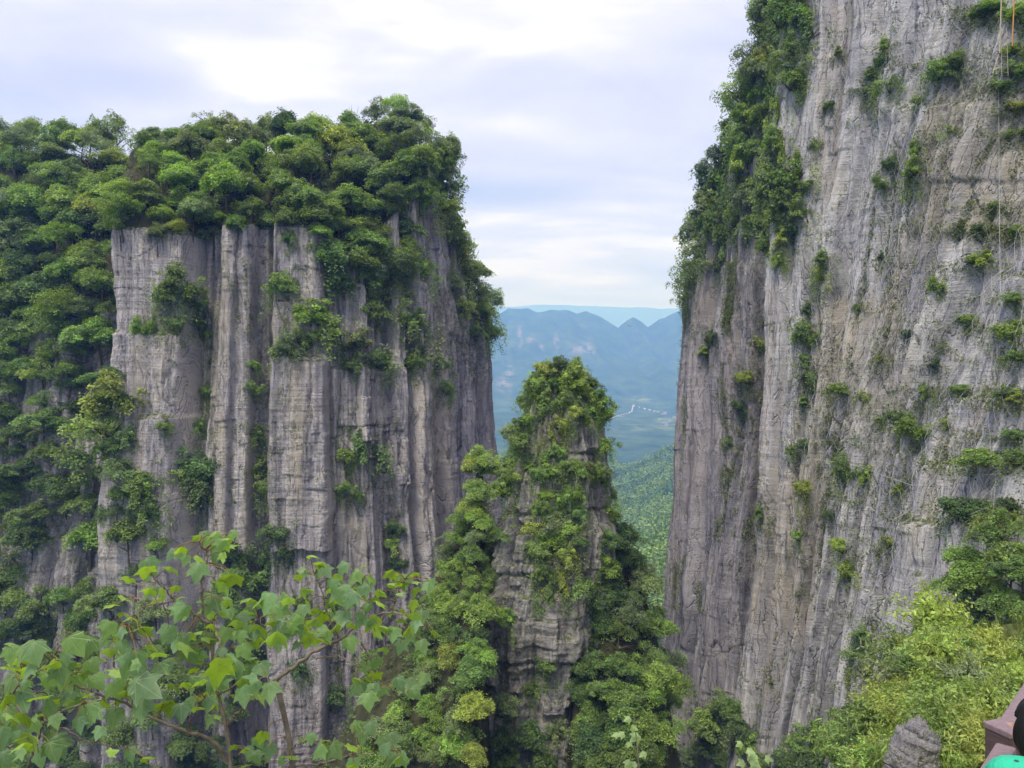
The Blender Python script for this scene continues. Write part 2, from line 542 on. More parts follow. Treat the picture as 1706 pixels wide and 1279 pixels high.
left = build_cliff("cliff", planL, spineL, rimL, colsL, 900, 760, -80, ROCK_L,
                   lambda px, z: 0.02 * (z + 80) + np.interp(px, [-300, 150, 200, 700, 830], [.10, .10, .0, .02, .06]) * (z + 40),
                   110, riseL,
                   [(440, 552, 592, -1.6), (552, 700, 612, -1.5), (195, 322, 556, -0.7), (258, 324, 690, -0.9), (440, 500, 500, -0.8), (600, 760, 470, -0.6), (-200, 190, 720, -1.4), (-200, 190, 900, -1.0)],
                   [("ochre", 484, 508, 590, 830), ("pale", 247, 262, 560, 660), ("pale", 277, 292, 560, 620), ("ochre", 545, 556, 640, 900), ("pale", 196, 240, 860, 930), ("pale", 596, 606, 620, 700), ("lichen", 640, 672, 830, 960), ("lichen", 418, 445, 560, 1000), ("lichen", 735, 830, 480, 640), ("lichen", -200, 190, 500, 1100), ("pale", 440, 500, 500, 590), ("lichen", 320, 345, 500, 720), ("lichen", 470, 540, 540, 620)],
                   ((0.9, 2.6), 0.5, [(-300, .9), (180, .9), (200, .3), (316, .3), (325, .8), (360, .5), (415, .8), (440, .28), (548, .28), (560, .8), (640, .9), (900, 1.0)]), 3)
tag(left.o, "broad grey cliff with fluted columns and a wooded top", None, None, "structure")

# ---- the wall on the right
colsR = [(1090, 0), (1132, .4), (1150, -.5), (1171, .4), (1196, -.3), (1214, .5), (1238, 0), (1262, -1.0), (1278, -3.2), (1294, 1.6), (1322, .8), (1345, .2), (1368, 1.0), (1392, 0), (1412, .8), (1438, -.2), (1458, .9), (1488, .2), (1512, -.5), (1528, .7), (1556, -.2), (1580, .5), (1640, .2), (1706, .5), (1790, 0), (1900, .5), (2050, 0), (2400, 0)]
planR = [("w", 60, 215, 1020), ("w", 40, 170, 1090), (1171, 133), (1188, 127), (1215, 121), (1243, 116.5), (1286, 113), (1293, 102), (1342, 96.5), (1400, 92), (1470, 84), (1550, 76), (1640, 68), (1706, 62), (1900, 50), (2400, 36), ("w", 47, 12, 2500), ("w", 52, -30, 2700)]
spineR = [(90, 215), (80, 180), (72, 150), (72, 140), (72, 135), (72, 130), (75, 125), (80, 115), (85, 105), (85, 98), (85, 90), (85, 80), (85, 72), (85, 65), (85, 52), (85, 36), (90, 12), (95, -30)]
rimR = [(1020, 520), (1090, 500), (1132, 478), (1150, 405), (1180, 300), (1205, 215), (1235, 105), (1262, -20), (1290, -150), (1340, -260), (1700, -500), (2400, -900)]


def batR(px, z):
    k = np.interp(px, [1090, 1280, 1300, 1400, 1500, 1600, 1706, 2400], [0.06, 0.05, 0.07, 0.12, 0.165, 0.19, 0.17, 0.1])
    flare = 0.006 * np.clip(-20 - z, 0, 60) ** 1.6
    return k * (z + 5) - flare * np.interp(px, [1090, 1300, 1700], [0.2, 0.8, 1.0])


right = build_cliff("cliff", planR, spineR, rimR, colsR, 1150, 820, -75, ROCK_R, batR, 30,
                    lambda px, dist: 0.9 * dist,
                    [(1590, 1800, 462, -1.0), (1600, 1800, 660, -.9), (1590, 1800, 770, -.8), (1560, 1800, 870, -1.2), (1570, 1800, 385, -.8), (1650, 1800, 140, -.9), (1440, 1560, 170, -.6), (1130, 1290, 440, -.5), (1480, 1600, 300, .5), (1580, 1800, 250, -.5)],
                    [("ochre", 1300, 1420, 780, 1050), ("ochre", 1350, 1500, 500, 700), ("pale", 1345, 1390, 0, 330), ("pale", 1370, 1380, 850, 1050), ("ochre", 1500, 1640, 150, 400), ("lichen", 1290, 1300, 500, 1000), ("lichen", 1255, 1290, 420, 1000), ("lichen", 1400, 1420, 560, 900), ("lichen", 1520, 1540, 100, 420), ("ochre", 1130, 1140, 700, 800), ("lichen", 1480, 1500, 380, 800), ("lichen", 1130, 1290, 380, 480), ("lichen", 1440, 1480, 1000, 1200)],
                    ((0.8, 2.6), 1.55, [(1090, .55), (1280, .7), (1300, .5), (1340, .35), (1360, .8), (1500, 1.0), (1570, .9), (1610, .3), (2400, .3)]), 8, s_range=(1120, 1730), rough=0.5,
                    shear=lambda px: np.interp(px, [1090, 1285, 1340, 1450, 1560, 1640, 2400], [0, 0, .0, .05, .07, .05, .05]), rib_pow=3.0, col_pow=3.0, rib_joints=False, bed=.075, blk=.35, rib_var=.45, upright=.35, tint_by_px=((1284, 1294), (1, 0)), streaks=(1140, 1640))
tag(right.o, "tall pale grey cliff wall with slanting ribs running out of view", None, None, "structure")

# ---- the free-standing pillar
PYc = 82.0
sil = [(598, 912, 948), (612, 895, 966), (635, 880, 982), (660, 866, 994), (700, 853, 1010), (760, 847, 1015), (800, 838, 1016), (870, 832, 1024), (950, 816, 1022), (1050, 806, 1004), (1150, 810, 985), (1279, 812, 965), (1500, 790, 990)]
n_a, n_z = 620, 460
zt, zb = (CY - 598) / F * PYc, -57.0
zz = np.linspace(zb, zt, n_z)
pyz = CY - zz / PYc * F
xl = (np.interp(pyz, [a[0] for a in sil], [a[1] for a in sil]) - CX) / F * PYc
xr = (np.interp(pyz, [a[0] for a in sil], [a[2] for a in sil]) - CX) / F * PYc
cx, rx = (xl + xr) / 2, (xr - xl) / 2
capk = np.clip((zt - zz) / 1.2, 0, 1) ** 0.5
ry = np.maximum(rx * 0.9, 3.2) * capk
rx = rx * capk
th = np.linspace(0, 2 * np.pi, n_a, endpoint=False)
e = 2 / 2.7
ux, uy = np.sign(np.cos(th)) * np.abs(np.cos(th)) ** e, np.sign(np.sin(th)) * np.abs(np.sin(th)) ** e
S = np.broadcast_to(th * 6.0, (n_z, n_a))
Zp = np.broadcast_to(zz[:, None], (n_z, n_a))
rs = np.random.RandomState(4)
bd = np.cumsum(np.r_[0, rs.uniform(1.6, 3.6, 18)])
bd = bd / bd[-1] * 2 * np.pi * 6
D = column_relief(S, Zp, bd, rs.uniform(-.45, .45, len(bd) - 1), 0.9, 3.2, 14, 0.35)
bd2 = np.cumsum(np.r_[0, rs.uniform(.5, 1.4, 44)])
bd2 = bd2 / bd2[-1] * 2 * np.pi * 6
D = D + column_relief(S, Zp, bd2, rs.uniform(-.12, .12, len(bd2) - 1), 0.22, 2.4, 15, 0.4) + .8 * strata_relief(np.cos(th)[None] * 8, Zp, 15) + 0.5 * fbm(S * .3, Zp * .2, 3.3, 5, .6) + .35 * blocks(S, Zp, 1.5, 2.6, 6)
for pyl, dl in ((775, -.7), (700, -.5), (870, -.5), (965, -.9), (1085, .35), (1130, -.5)):
    zl = (CY - pyl) / F * PYc
    D = D + .8 * dl * sstep(zl - .25, zl + .25, Zp + 0.5 * pn(S * .15, .5, 1))
for zc in (-7.2, -12.9, -19, -27.7):
    D = D - 0.4 * np.exp(-((Zp + 0.6 * pn(S * .3, .2, 2) - zc) / .18) ** 2)
kk = np.clip(rx[:, None] / 3, 0, 1)
wrapfix = sstep(0, 0.5, th) * (1 - sstep(2 * np.pi - 0.5, 2 * np.pi, th))
D = D * (0.25 + 0.75 * wrapfix[None]) * kk
PX3 = np.stack([cx[:, None] + ux[None] * (rx[:, None] + D), PYc + uy[None] * (ry[:, None] + D), Zp], -1)
PX3 = np.concatenate([PX3, np.broadcast_to([[[cx[-1], PYc, zt + .1]]], (1, n_a, 3))], 0)
pil_m = mesh_np("rock_pillar", PX3.reshape(-1, 3), grid_faces(n_z + 1, n_a, True), [ROCK_P], True,
                {"along": np.abs(np.broadcast_to(th * 6.0, PX3.shape[:2]) - 18.85), "ochre": np.zeros(PX3.shape[:2]), "pale": np.zeros(PX3.shape[:2]), "lichen": np.clip(.9 * pn(PX3[..., 0] * .2, PX3[..., 1] * .2, PX3[..., 2] * .1) + .35, 0, 1)})
pillar = obj("rock_pillar", pil_m)
tag(pillar, "free-standing layered rock pillar with bushes on its crown in the middle of the gorge", "rock pillar")

# ---- the wooded slope round the pillar's foot
gx = np.linspace(-50, 31, 200)
gy = np.linspace(46, 112, 170)
GX, GY = np.meshgrid(gx, gy)
crest = [(480, 1330), (560, 1230), (620, 1140), (690, 1020), (740, 950), (780, 840), (803, 765), (812, 1000), (830, 1290), (925, 1290), (945, 1010), (1000, 880), (1032, 905), (1078, 1005), (1105, 1110), (1125, 1240), (1150, 1330), (1400, 1400)]
pxg = CX + GX / 84.0 * F
zc = (CY - np.interp(pxg, [a for a, _ in crest], [b for _, b in crest])) / F * 84
back = np.clip(GY - 86, 0, 99)
front = np.clip(84 - GY, 0, 99)
GZ = zc - 1.1 * back - np.interp(front, [0, 6, 14, 40], [0, 7, 19, 52]) * np.interp(pxg, [700, 800, 830, 920, 950, 1100], [.8, 1.0, .3, .3, 1.0, .9]) + 1.3 * fbm(GX * .12, GY * .12, 6.1, 4)
GZ = np.maximum(GZ, -75)
gs = np.stack([GX, GY, GZ], -1)
slope = obj("gorge_slope", mesh_np("gorge_slope", gs.reshape(-1, 3), grid_faces(170, 200)[:, ::1], [SOIL]))
tag(slope, None, None, None, "structure")

# ---- near hillside below the walkway, with a spur running out on the right
hx = np.linspace(-14, 30, 150)
hy = np.linspace(-6, 44, 160)
HX, HY = np.meshgrid(hx, hy)


def near_height(x, y):
    a = -2.35 - 0.95 * np.clip(y - 1.2 - 0.0 * x, 0, 99)
    a = a - np.clip(x * 0 + 0.6 - x, 0, 30) * 0.05
    b = -6.3 - 0.105 * y + np.minimum(0, (x - 0.55 * y) * 1.5) + np.clip(x - 0.62 * y - 2, 0, 10) * 0.12
    b = b - np.clip(y - 30, 0, 40) * 0.8
    return np.maximum(a, b) + 0.25 * fbm(x * .35, y * .35, 2.2, 4) * np.clip((y - 3) / 3, 0, 1)


HZ = near_height(HX, HY)
hs = np.stack([HX, HY, HZ], -1)
near = obj("hillside", mesh_np("hillside", hs.reshape(-1, 3), grid_faces(160, 150), [plain("grassy_soil", (0.085, 0.10, 0.035), .98, .05, .5, 3.0)]))
tag(near, None, None, None, "structure")

# ---- ground: valley, wooded hills and mountain ridges out to the horizon
vx = np.r_[np.linspace(-6000, -260, 40), np.linspace(-240, 1050, 430), np.linspace(1056, 2500, 240), np.linspace(2520, 9000, 60)]
vy = np.r_[np.linspace(-4000, 100, 12), np.geomspace(150, 15000, 640)]
VX, VY = np.meshgrid(vx, vy)
base = np.interp(VY, [-4000, 150, 300, 430, 520, 600, 800, 1100, 1220, 1450, 1750, 2300, 2700, 3000], [-140, -130, -96, -91, -106, -105, -103, -86, -105, -200, -185, -124, -100, -112])
latk = np.interp(VY, [300, 450, 560, 1100, 1400], [.25, .35, .5, .5, 0.0])
base = base + latk * np.clip(VX - 0.217 * VY, -70, 150)
base = base + 9 * fbm(VX / 260, VY / 260, 3.7, 4) * np.interp(VY, [150, 500, 1200, 1700, 2500, 3000], [.4, .7, 1, .5, .35, 1])
ridge2 = [(-3000, 470), (500, 520), (760, 528), (815, 529), (830, 524), (846, 513), (878, 513), (897, 519.5), (918, 515.5), (945, 516), (961, 521), (976, 517.5), (1003, 528), (1030, 545), (1044, 534), (1054.5, 527), (1066, 533), (1080, 544), (1100, 531), (1130, 518), (1250, 500), (1700, 480), (5000, 500)]
ridge1 = [(-3000, 505), (700, 512), (830, 510), (860, 511), (897, 507), (948, 508), (968, 509), (1010, 510), (1045, 512.5), (1065, 511), (1100, 514), (1130, 513), (1300, 518), (1700, 508), (5000, 505)]


def ridge(prof, Yr, foot, back, z0):
    pxr = CX + VX / Yr * F
    jag = 1.2 * pn(pxr * .11, 3.3, 1) + .7 * pn(pxr * .33, 1.3, 5)
    zc = (CY - np.interp(pxr, [a for a, _ in prof], [b for _, b in prof]) + jag * 0.35) / F * Yr
    t = np.clip((VY - foot) / (Yr - foot), 0, 1)
    f = t ** 1.25
    f = np.where(VY > Yr, 1 - np.clip((VY - Yr) / back, 0, 1) ** 1.2, f)
    spur = fbm(VX / 420 + VY / 2600, VY / 1500, Yr * .01, 4)
    return z0 + (zc - z0) * np.clip(f, 0, 1) + 95 * spur * np.clip(4 * f * (1 - f), 0, 1) * (VY < Yr)


r2 = ridge(ridge2, 4300, 2700, 1800, -128)
r1 = ridge(ridge1, 11000, 8200, 3200, -128)
# a cliff band on the near ridge
VZ = np.maximum(np.maximum(base, r2 * (VY > 2650) + -999 * (VY <= 2650)), r1 * (VY > 8000) + -999 * (VY <= 8000))
VZ = VZ + np.interp(VY, [1500, 2500, 4000, 9000], [0, 2, 4, 6]) * fbm(VX / 55, VY / 80, 7.9, 3)
vs = np.stack([VX, VY, VZ], -1)
vu, vv = CX + VX / np.maximum(VY, 1) * F, CY - VZ / np.maximum(VY, 1) * F
crag = np.zeros(VX.shape)
for (x, y, w, h) in ((972, 580, 18, 9), (955, 584, 12, 5), (927, 570, 5, 12), (886, 565, 9, 6), (902, 574, 4, 9), (848, 628, 6, 22), (866, 560, 4, 16), (838, 640, 10, 12), (985, 588, 8, 4)):
    crag = np.maximum(crag, np.exp(-((vu - x) / w) ** 2 - ((vv - y) / h) ** 2) * (VY > 2600) * (VY < 4400))
field = np.zeros(VX.shape)
for (x, y, w, h) in ((1112, 706, 22, 10), (1060, 712, 30, 5), (1020, 694, 26, 5), (1070, 665, 18, 5)):
    field = np.maximum(field, np.exp(-((vu - x) / w) ** 2 - ((vv - y) / h) ** 2) * (VY > 1500) * (VY < 3300))
m, nt, out = mat("wooded_terrain")
tc = nt.nodes.new("ShaderNodeTexCoord")
P = tc.outputs["Object"]
c = ramp(nt, noise(nt, P, 0.012, 8, 0.72), [(0.32, (0.022, 0.045, 0.018)), (0.5, (0.045, 0.078, 0.026)), (0.68, (0.085, 0.125, 0.045))])
c = mix(nt, 0.45, c, ramp(nt, noise(nt, P, 0.09, 4, 0.7), [(0.3, (.45, .45, .45)), (.5, (1, 1, 1)), (.7, (1.5, 1.5, 1.4))]), "MULTIPLY")
at = nd(nt, "Attribute", attribute_name="crag")
nz = ramp(nt, noise(nt, P, 1, 4, .7, .2, (.02, .02, .004)), [(.44, (0, 0, 0)), (.54, (1, 1, 1))])
c = mix(nt, mth(nt, "MULTIPLY", at.outputs["Fac"], nz), c, (.22, .20, .18))
at = nd(nt, "Attribute", attribute_name="field")
nz = ramp(nt, noise(nt, P, .02, 3, .6), [(.45, (0, 0, 0)), (.56, (1, 1, 1))])
c = mix(nt, mth(nt, "MULTIPLY", at.outputs["Fac"], nz), c, (.17, .20, .11))
p = nd(nt, "BsdfPrincipled", Roughness=1.0)
p.inputs["Specular IOR Level"].default_value = 0.0
nt.links.new(c, p.inputs["Base Color"])
nt.links.new(p.outputs[0], out.inputs[0])
TERRAIN = m
ground = obj("ground", mesh_np("ground", vs.reshape(-1, 3), grid_faces(len(vy), len(vx)), [TERRAIN], True, {"crag": crag, "field": field}))
tag(ground, None, None, None, "structure")


def ground_z(x, y):
    i, j = np.searchsorted(vy, y), np.searchsorted(vx, x)
    return float(VZ[min(i, len(vy) - 1), min(j, len(vx) - 1)])


add_surface(left.G[::2, ::2])          # 0
add_surface(right.G[::2, ::2])         # 1
add_surface(PX3[:, ::2], True)         # 2
add_surface(gs)                      # 3
add_surface(hs)                      # 4


# ------------------------------------------------------------------ foliage
def leaf_quads(c, nrm, size, aspect, rng):
    """A kite-shaped leaf (or leaf clump) at each centre, facing nrm."""
    n = len(c)
    nrm = nrm / (np.linalg.norm(nrm, axis=1)[:, None] + 1e-9)
    r = rng.normal(size=(n, 3))
    t = np.cross(nrm, r)
    t /= np.linalg.norm(t, axis=1)[:, None] + 1e-9
    b = np.cross(nrm, t)
    s = size * rng.uniform(.65, 1.35, n)
    s = s[:, None]
    a = c - t * s * .5
    e = c + t * s * .5 - nrm * s * .12
    l = c + b * s * aspect * .5 - t * s * .08 - nrm * s * .05
    q = c - b * s * aspect * .5 - t * s * .08 - nrm * s * .05
    V = np.stack([a, l, e, q], 1).reshape(-1, 3)
    return V, np.arange(4 * n).reshape(-1, 4)


def crown_points(rng, n_cl, per, Rr, flat, low=-.35, spread=.34, droop=.35, hollow=.45):
    """Leaf centres and facings of a crown built of many overlapping sprays."""
    C, N, T = [], [], []
    lump = rng.uniform(0, 9, 3)
    nb = rng.randint(5, 8)
    sub = rng.normal(size=(nb, 3))
    sub /= np.linalg.norm(sub, axis=1)[:, None]
    sub *= rng.uniform(.30, .85, nb)[:, None]
    sub[:, 2] = np.abs(sub[:, 2]) * 1.15 - .25
    sub[0] = (rng.normal() * .15, rng.normal() * .15, .55)
    srad = rng.uniform(.44, .76, nb)
    for _ in range(n_cl):
        while True:
            d = rng.normal(size=3)
            d /= np.linalg.norm(d)
            if d[2] > low:
                break
        k = rng.uniform(hollow, 1) ** .6
        q_ = rng.randint(nb)
        k *= 0.78 + .42 * float(pn(d[0] * 1.7 + lump[0], d[1] * 1.7 + lump[1], d[2] * 1.7 + lump[2]))+ .08
        o = (sub[q_] + d * k * srad[q_]) * np.array([Rr, Rr, Rr * flat])
        rc = Rr * spread * rng.uniform(.6, 1.25)
        ax = np.array([0, 0, .75]) + d * .55 + rng.normal(size=3) * .15
        ax /= np.linalg.norm(ax)
        u = np.cross(ax, rng.normal(size=3))
        u /= np.linalg.norm(u)
        v = np.cross(ax, u)
        m = int(per * rng.uniform(.7, 1.3))
        rho = rc * np.sqrt(rng.uniform(0, 1, m))
        ph = rng.uniform(0, 2 * np.pi, m)
        h = -droop * rho ** 2 / rc + rng.normal(size=m) * .05 * Rr
        el = rng.uniform(.5, 1)
        p = o + np.outer(rho * np.cos(ph), u) + np.outer(rho * np.sin(ph) * el, v) + np.outer(h, ax)
        C.append(p)
        N.append(ax[None] + .42 * rng.normal(size=(m, 3)))
        T.append(np.full(m, rng.uniform(0, 1)))
    return np.concatenate(C), np.concatenate(N), np.concatenate(T)


def limb_paths(rng, top, Rr, n, r0, lean=(0, 0)):
    base = np.array([0., 0., -.35])
    tip = np.array([lean[0], lean[1], top])
    mid = (base + tip) / 2 + rng.normal(size=3) * .06 * Rr
    tr = smooth_path([base, mid, tip], 9)
    P = [(tr, np.linspace(r0, r0 * .3, 9))]
    for k in range(n):
        i = rng.randint(3, 8)
        a = rng.uniform(0, 6.28)
        e = tr[i] + np.array([math.cos(a) * Rr * .75, math.sin(a) * Rr * .75, Rr * rng.uniform(.05, .5)])
        P.append((smooth_path([tr[i], (tr[i] + e) / 2 + [0, 0, .08 * Rr], e], 6), np.linspace(r0 * .45, r0 * .1, 6)))
    return P


def proto_tree(seed, Rr=1.0, H=1.35, flat=.8, n_cl=95, per=46, leaf=.085, aspect=.62, limbs=6, low=-.4, spread=.34, hollow=.45):
    """Unit tree: crown radius about 1, centred at height H. Returns (trunk mesh, crown mesh)."""
    rng = np.random.RandomState(seed)
    c, n, sp_ = crown_points(rng, n_cl, per, Rr, flat, low, spread, .35, hollow)
    c[:, 2] += H
    V, Fq = leaf_quads(c, n, leaf, aspect, rng)
    cm = mesh_np("crown", V, Fq, [LEAF], False, {"spray": np.repeat(sp_, 4)})
    V, Fq = tubes(limb_paths(rng, H + .35, Rr, limbs, .055), 6)
    return mesh_np("trunk", V, Fq, [BARK]), cm


def proto_shrub(seed, n_cl=42, per=44, leaf=.105, aspect=.6, out=.2):
    """Unit shrub rooted on a rock face at its origin, leaning out along -Y."""
    rng = np.random.RandomState(seed)
    c, n, sp_ = crown_points(rng, n_cl, per, 1.0, .78, -.85, .30, .45, .12)
    c = c * (1 + .35 * rng.normal(size=3) * np.array([1, 0, .4]))
    tc_, tn_, ts_ = [], [], []
    for k in range(9):
        x0, z0, ln = rng.uniform(-1.1, 1.1), rng.uniform(-.5, .3), rng.uniform(.5, 1.7)
        m = int(46 * ln)
        t = rng.uniform(0, 1, m)
        tc_.append(np.stack([x0 + .25 * t * rng.normal() + rng.normal(size=m) * .13, .15 + rng.normal(size=m) * .1, z0 - t * ln], 1))
        tn_.append(np.array([0, -.6, .5]) + .5 * rng.normal(size=(m, 3)))
        ts_.append(np.full(m, rng.uniform(0, .8)))
    c, n, sp_ = np.concatenate([c] + tc_), np.concatenate([n] + tn_), np.concatenate([sp_] + ts_)
    c[:, 1] -= out
    c[:, 2] += .25
    n[:, 1] -= .25
    V, Fq = leaf_quads(c, n, leaf, aspect, rng)
    fm = mesh_np("foliage", V, Fq, [LEAF], False, {"spray": np.repeat(sp_, 4)})
    P = []
    for k in range(6):
        a = rng.uniform(-1.3, 1.3)
        e = np.array([math.sin(a) * .7, -out - .3 * math.cos(a), rng.uniform(0, .75)])
        P.append((smooth_path([[0, .25, -.25], e * .5 + [0, 0, -.05], e], 7), np.linspace(.045, .01, 7)))
    V, Fq = tubes(P, 5)
    return mesh_np("stem", V, Fq, [BARK]), fm


TREES = [proto_tree(21 + k, H=1.3, flat=.75 + .12 * (k % 3), n_cl=150 + 8 * k, per=56, leaf=.085, hollow=.4, spread=.28 + .03 * (k % 3)) for k in range(5)]
TREES += [proto_tree(41 + k, H=1.35, flat=.95, n_cl=110, leaf=.08, aspect=.5, spread=.27) for k in range(2)]
SPARSE = [proto_tree(51 + k, H=1.5, flat=.85, n_cl=26, per=26, leaf=.10, aspect=.6, spread=.26, limbs=10, low=-.2) for k in range(2)]
SHRUBS = [proto_shrub(61 + k, n_cl=34 + 5 * k, per=50) for k in range(9)]
THIN = [proto_shrub(71 + k, n_cl=15, per=30, leaf=.12, out=.35) for k in range(3)]

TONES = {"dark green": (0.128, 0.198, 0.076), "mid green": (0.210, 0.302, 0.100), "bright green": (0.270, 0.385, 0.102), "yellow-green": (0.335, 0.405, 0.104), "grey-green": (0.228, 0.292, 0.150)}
PLANTED = []      # (root, px, py, cell, form, tone)


def plant(protos, name, parts, base, scale, rot, tone, rng, cat, group, cell, form, pxy, squash=1.0, lean=None):
    tm, cm = protos[rng.randint(len(protos))]
    root = obj(name, None, loc=tuple(base))
    root.rotation_euler = (lean[0], lean[1], rot) if lean is not None else (rng.uniform(-.1, .1), rng.uniform(-.1, .1), rot)
    root.scale = (scale, scale, scale * squash)
    t = obj(parts[0], tm, root)
    c = obj(parts[1], cm, root)
    j = rng.uniform(.85, 1.18)
    col = TONES[tone]
    c.color = (col[0] * j * rng.uniform(.92, 1.08), col[1] * j, col[2] * j * rng.uniform(.9, 1.15), 1)
    root["category"] = cat
    root["group"] = group
    PLANTED.append((root, pxy[0], pxy[1], cell, form, tone, cat))
    return root


def in_poly(x, y, poly):
    r = False
    for (x0, y0), (x1, y1) in zip(poly, poly[1:] + poly[:1]):
        if (y0 > y) != (y1 > y) and x < (x1 - x0) * (y - y0) / (y1 - y0) + x0:
            r = not r
    return r


def fill(poly, spacing, rng, ysq=0.75):
    """Evenly scattered photo positions inside a polygon."""
    xs, ys = [p[0] for p in poly], [p[1] for p in poly]
    pts = []
    area = (max(xs) - min(xs)) * (max(ys) - min(ys))
    for _ in range(int(area / spacing ** 2 * 40) + 200):
        x, y = rng.uniform(min(xs), max(xs)), rng.uniform(min(ys), max(ys))
        if in_poly(x, y, poly) and all((x - a) ** 2 + ((y - b) / ysq) ** 2 > spacing ** 2 for a, b in pts):
            pts.append((x, y))
    return pts


def tone_pick(rng, w):
    return list(w)[rng.choice(len(w), p=np.array(list(w.values())) / sum(w.values()))]


rngp = np.random.RandomState(5)
MIXED = {"dark green": .08, "mid green": .42, "bright green": .32, "yellow-green": .05, "grey-green": .13}
LUSH = {"mid green": .36, "bright green": .48, "yellow-green": .06, "grey-green": .1}
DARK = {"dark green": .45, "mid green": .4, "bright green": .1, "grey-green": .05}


def grow_tree(px, py, dia, which, cell, group, tones=MIXED, protos=None, squash=1.0, sink=.25):
    """A tree whose crown shows about dia photo pixels wide, centred near (px, py)."""
    h = None
    for k in (.45, .6, .8, 1.0, 1.3, .2, 1.7):
        h = h if h is not None else hit(px, py + dia * k, which)
    if h is None:
        return
    sc_ = dia / F * h[1] / 2
    base = h + np.array([0, 0, -sc_ * sink])
    tone = tone_pick(rngp, tones)
    form = ("low spreading" if squash < .85 else "rounded" if squash < 1.05 else "tall")
    plant(protos or TREES, "broadleaf_tree", ("trunk", "crown"), base, sc_, rngp.uniform(0, 6.28), tone, rngp, "tree", group, cell, form, (px, py), squash)


def grow_shrub(px, py, dia, which, cell, group, tones=MIXED, protos=None, face=-math.pi / 2, squash=1.0, name="cliff_shrub", cat="shrub"):
    h = hit(px, py, which)
    for dx in (-4, 4, -8, 8, -14, 14, -22, 22):
        h = h if h is not None else hit(px + dx, py + 3, which)
    if h is None:
        return
    sc_ = dia / F * h[1] / 2 / .98
    tone = tone_pick(rngp, tones)
    form = "wispy" if protos is THIN else ("bushy" if squash > .8 else "low matted")
    plant(protos or SHRUBS, name, ("stem", "foliage") if cat == "shrub" else ("trunk", "crown"), h, sc_, face + math.pi / 2 + rngp.uniform(-.5, .5), tone, rngp, cat, group, cell, form, (px, py), squash)


def left_cell(px):
    for a, t in ((190, "above the shaded wooded gully"), (322, "above the wide smooth slab"), (440, "above the twin fluted columns"), (560, "above the ochre-streaked slab"), (690, "above the bushy ledges"), (2000, "at the cliff corner by the gap")):
        if px < a:
            return t


# canopy on the left massif: a skyline row, then the slope down to the rim
rng = np.random.RandomState(31)
for px in np.arange(-10, 775, 30):
    x = px + rng.uniform(-7, 7)
    y = float(np.interp(x, [a for a, _ in skyL], [b for _, b in skyL])) + 26 + rng.uniform(0, 10)
    grow_tree(x, y, rng.uniform(48, 74), [0], ("on the skyline", left_cell(x)), "trees on the wooded clifftop", squash=rng.choice([.8, 1.0, 1.15]), tones={"mid green": .4, "grey-green": .25, "bright green": .25, "dark green": .1})
canopy = [(-10, 235), (215, 262), (330, 240), (420, 252), (510, 232), (560, 250), (640, 208), (730, 235), (765, 290), (788, 370), (815, 490), (828, 556), (806, 560), (775, 470), (745, 390), (740, 330), (700, 335), (688, 400), (690, 430), (640, 460), (570, 452), (545, 420), (530, 385), (430, 378), (330, 396), (200, 388), (198, 470), (190, 560), (120, 600), (-10, 640)]
for (x, y) in fill(canopy, 36.5, rng):
    top = float(np.interp(x, [a for a, _ in skyL], [b for _, b in skyL]))
    row = "on the upper slope" if y < top + 95 else "in the belt along the rim" if x > 190 or y < 470 else "on the lower slope"
    big = rng.uniform(58, 92) if x < 700 else rng.uniform(46, 64)
    if y > 355 and x < 560 and x > 195:
        big = rng.uniform(42, 56)
    grow_tree(x, y, big, [0], (row, left_cell(x)), "trees on the wooded clifftop", squash=rng.choice([.75, .9, 1.0]), tones=MIXED if x < 700 else LUSH)
for (x, y, d) in ((34, 178, 26), (62, 186, 24), (100, 184, 24), (128, 190, 26), (462, 186, 40), (445, 200, 30), (345, 182, 36)):
    grow_tree(x, y, d * 1.3, [0], ("poking above the skyline", left_cell(x)), "trees on the wooded clifftop", protos=SPARSE, squash=1.25, tones={"grey-green": 1})
for (x, y, d) in ((690, 190, 60), (722, 214, 58), (745, 240, 56), (757, 275, 54), (768, 310, 52), (776, 345, 50), (782, 385, 48), (788, 420, 48), (795, 455, 46), (802, 490, 44), (810, 520, 40), (760, 350, 50), (765, 400, 50), (772, 440, 50), (785, 470, 46), (740, 300, 56)):
    grow_shrub(x - 6, y, d * 1.25, [0], ("hanging over the cliff corner by the gap", ""), "trees on the wooded clifftop", {"bright green": .5, "mid green": .3, "yellow-green": .2}, face=-.9, squash=1.1, name="clinging_tree", cat="tree")
# wooded gully at the left edge
gully = [(-10, 600), (120, 590), (188, 555), (192, 700), (232, 790), (262, 850), (262, 905), (200, 880), (150, 900), (128, 800), (95, 790), (80, 740), (50, 760), (-10, 720)]
gully2 = [(-10, 720), (90, 760), (110, 830), (60, 860), (45, 930), (40, 1000), (-10, 1090)]
gully3 = [(40, 985), (140, 970), (250, 930), (262, 1000), (200, 1060), (90, 1090), (0, 1100)]
for g, nm in ((gully, "high in the shaded gully"), (gully2, "beside the gully's stepped columns"), (gully3, "at the foot of the shaded gully")):
    for (x, y) in fill(g, 42, rng):
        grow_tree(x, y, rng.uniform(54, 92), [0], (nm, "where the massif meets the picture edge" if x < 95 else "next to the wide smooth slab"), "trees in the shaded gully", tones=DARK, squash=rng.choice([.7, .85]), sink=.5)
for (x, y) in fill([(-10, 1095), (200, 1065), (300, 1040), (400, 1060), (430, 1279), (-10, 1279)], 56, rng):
    grow_tree(x, y, rng.uniform(64, 100), [0], ("at the shaded foot of the fluted cliff", "behind the maple saplings"), "trees in the shaded gully", DARK, squash=rng.choice([.75, .9]), sink=.5)
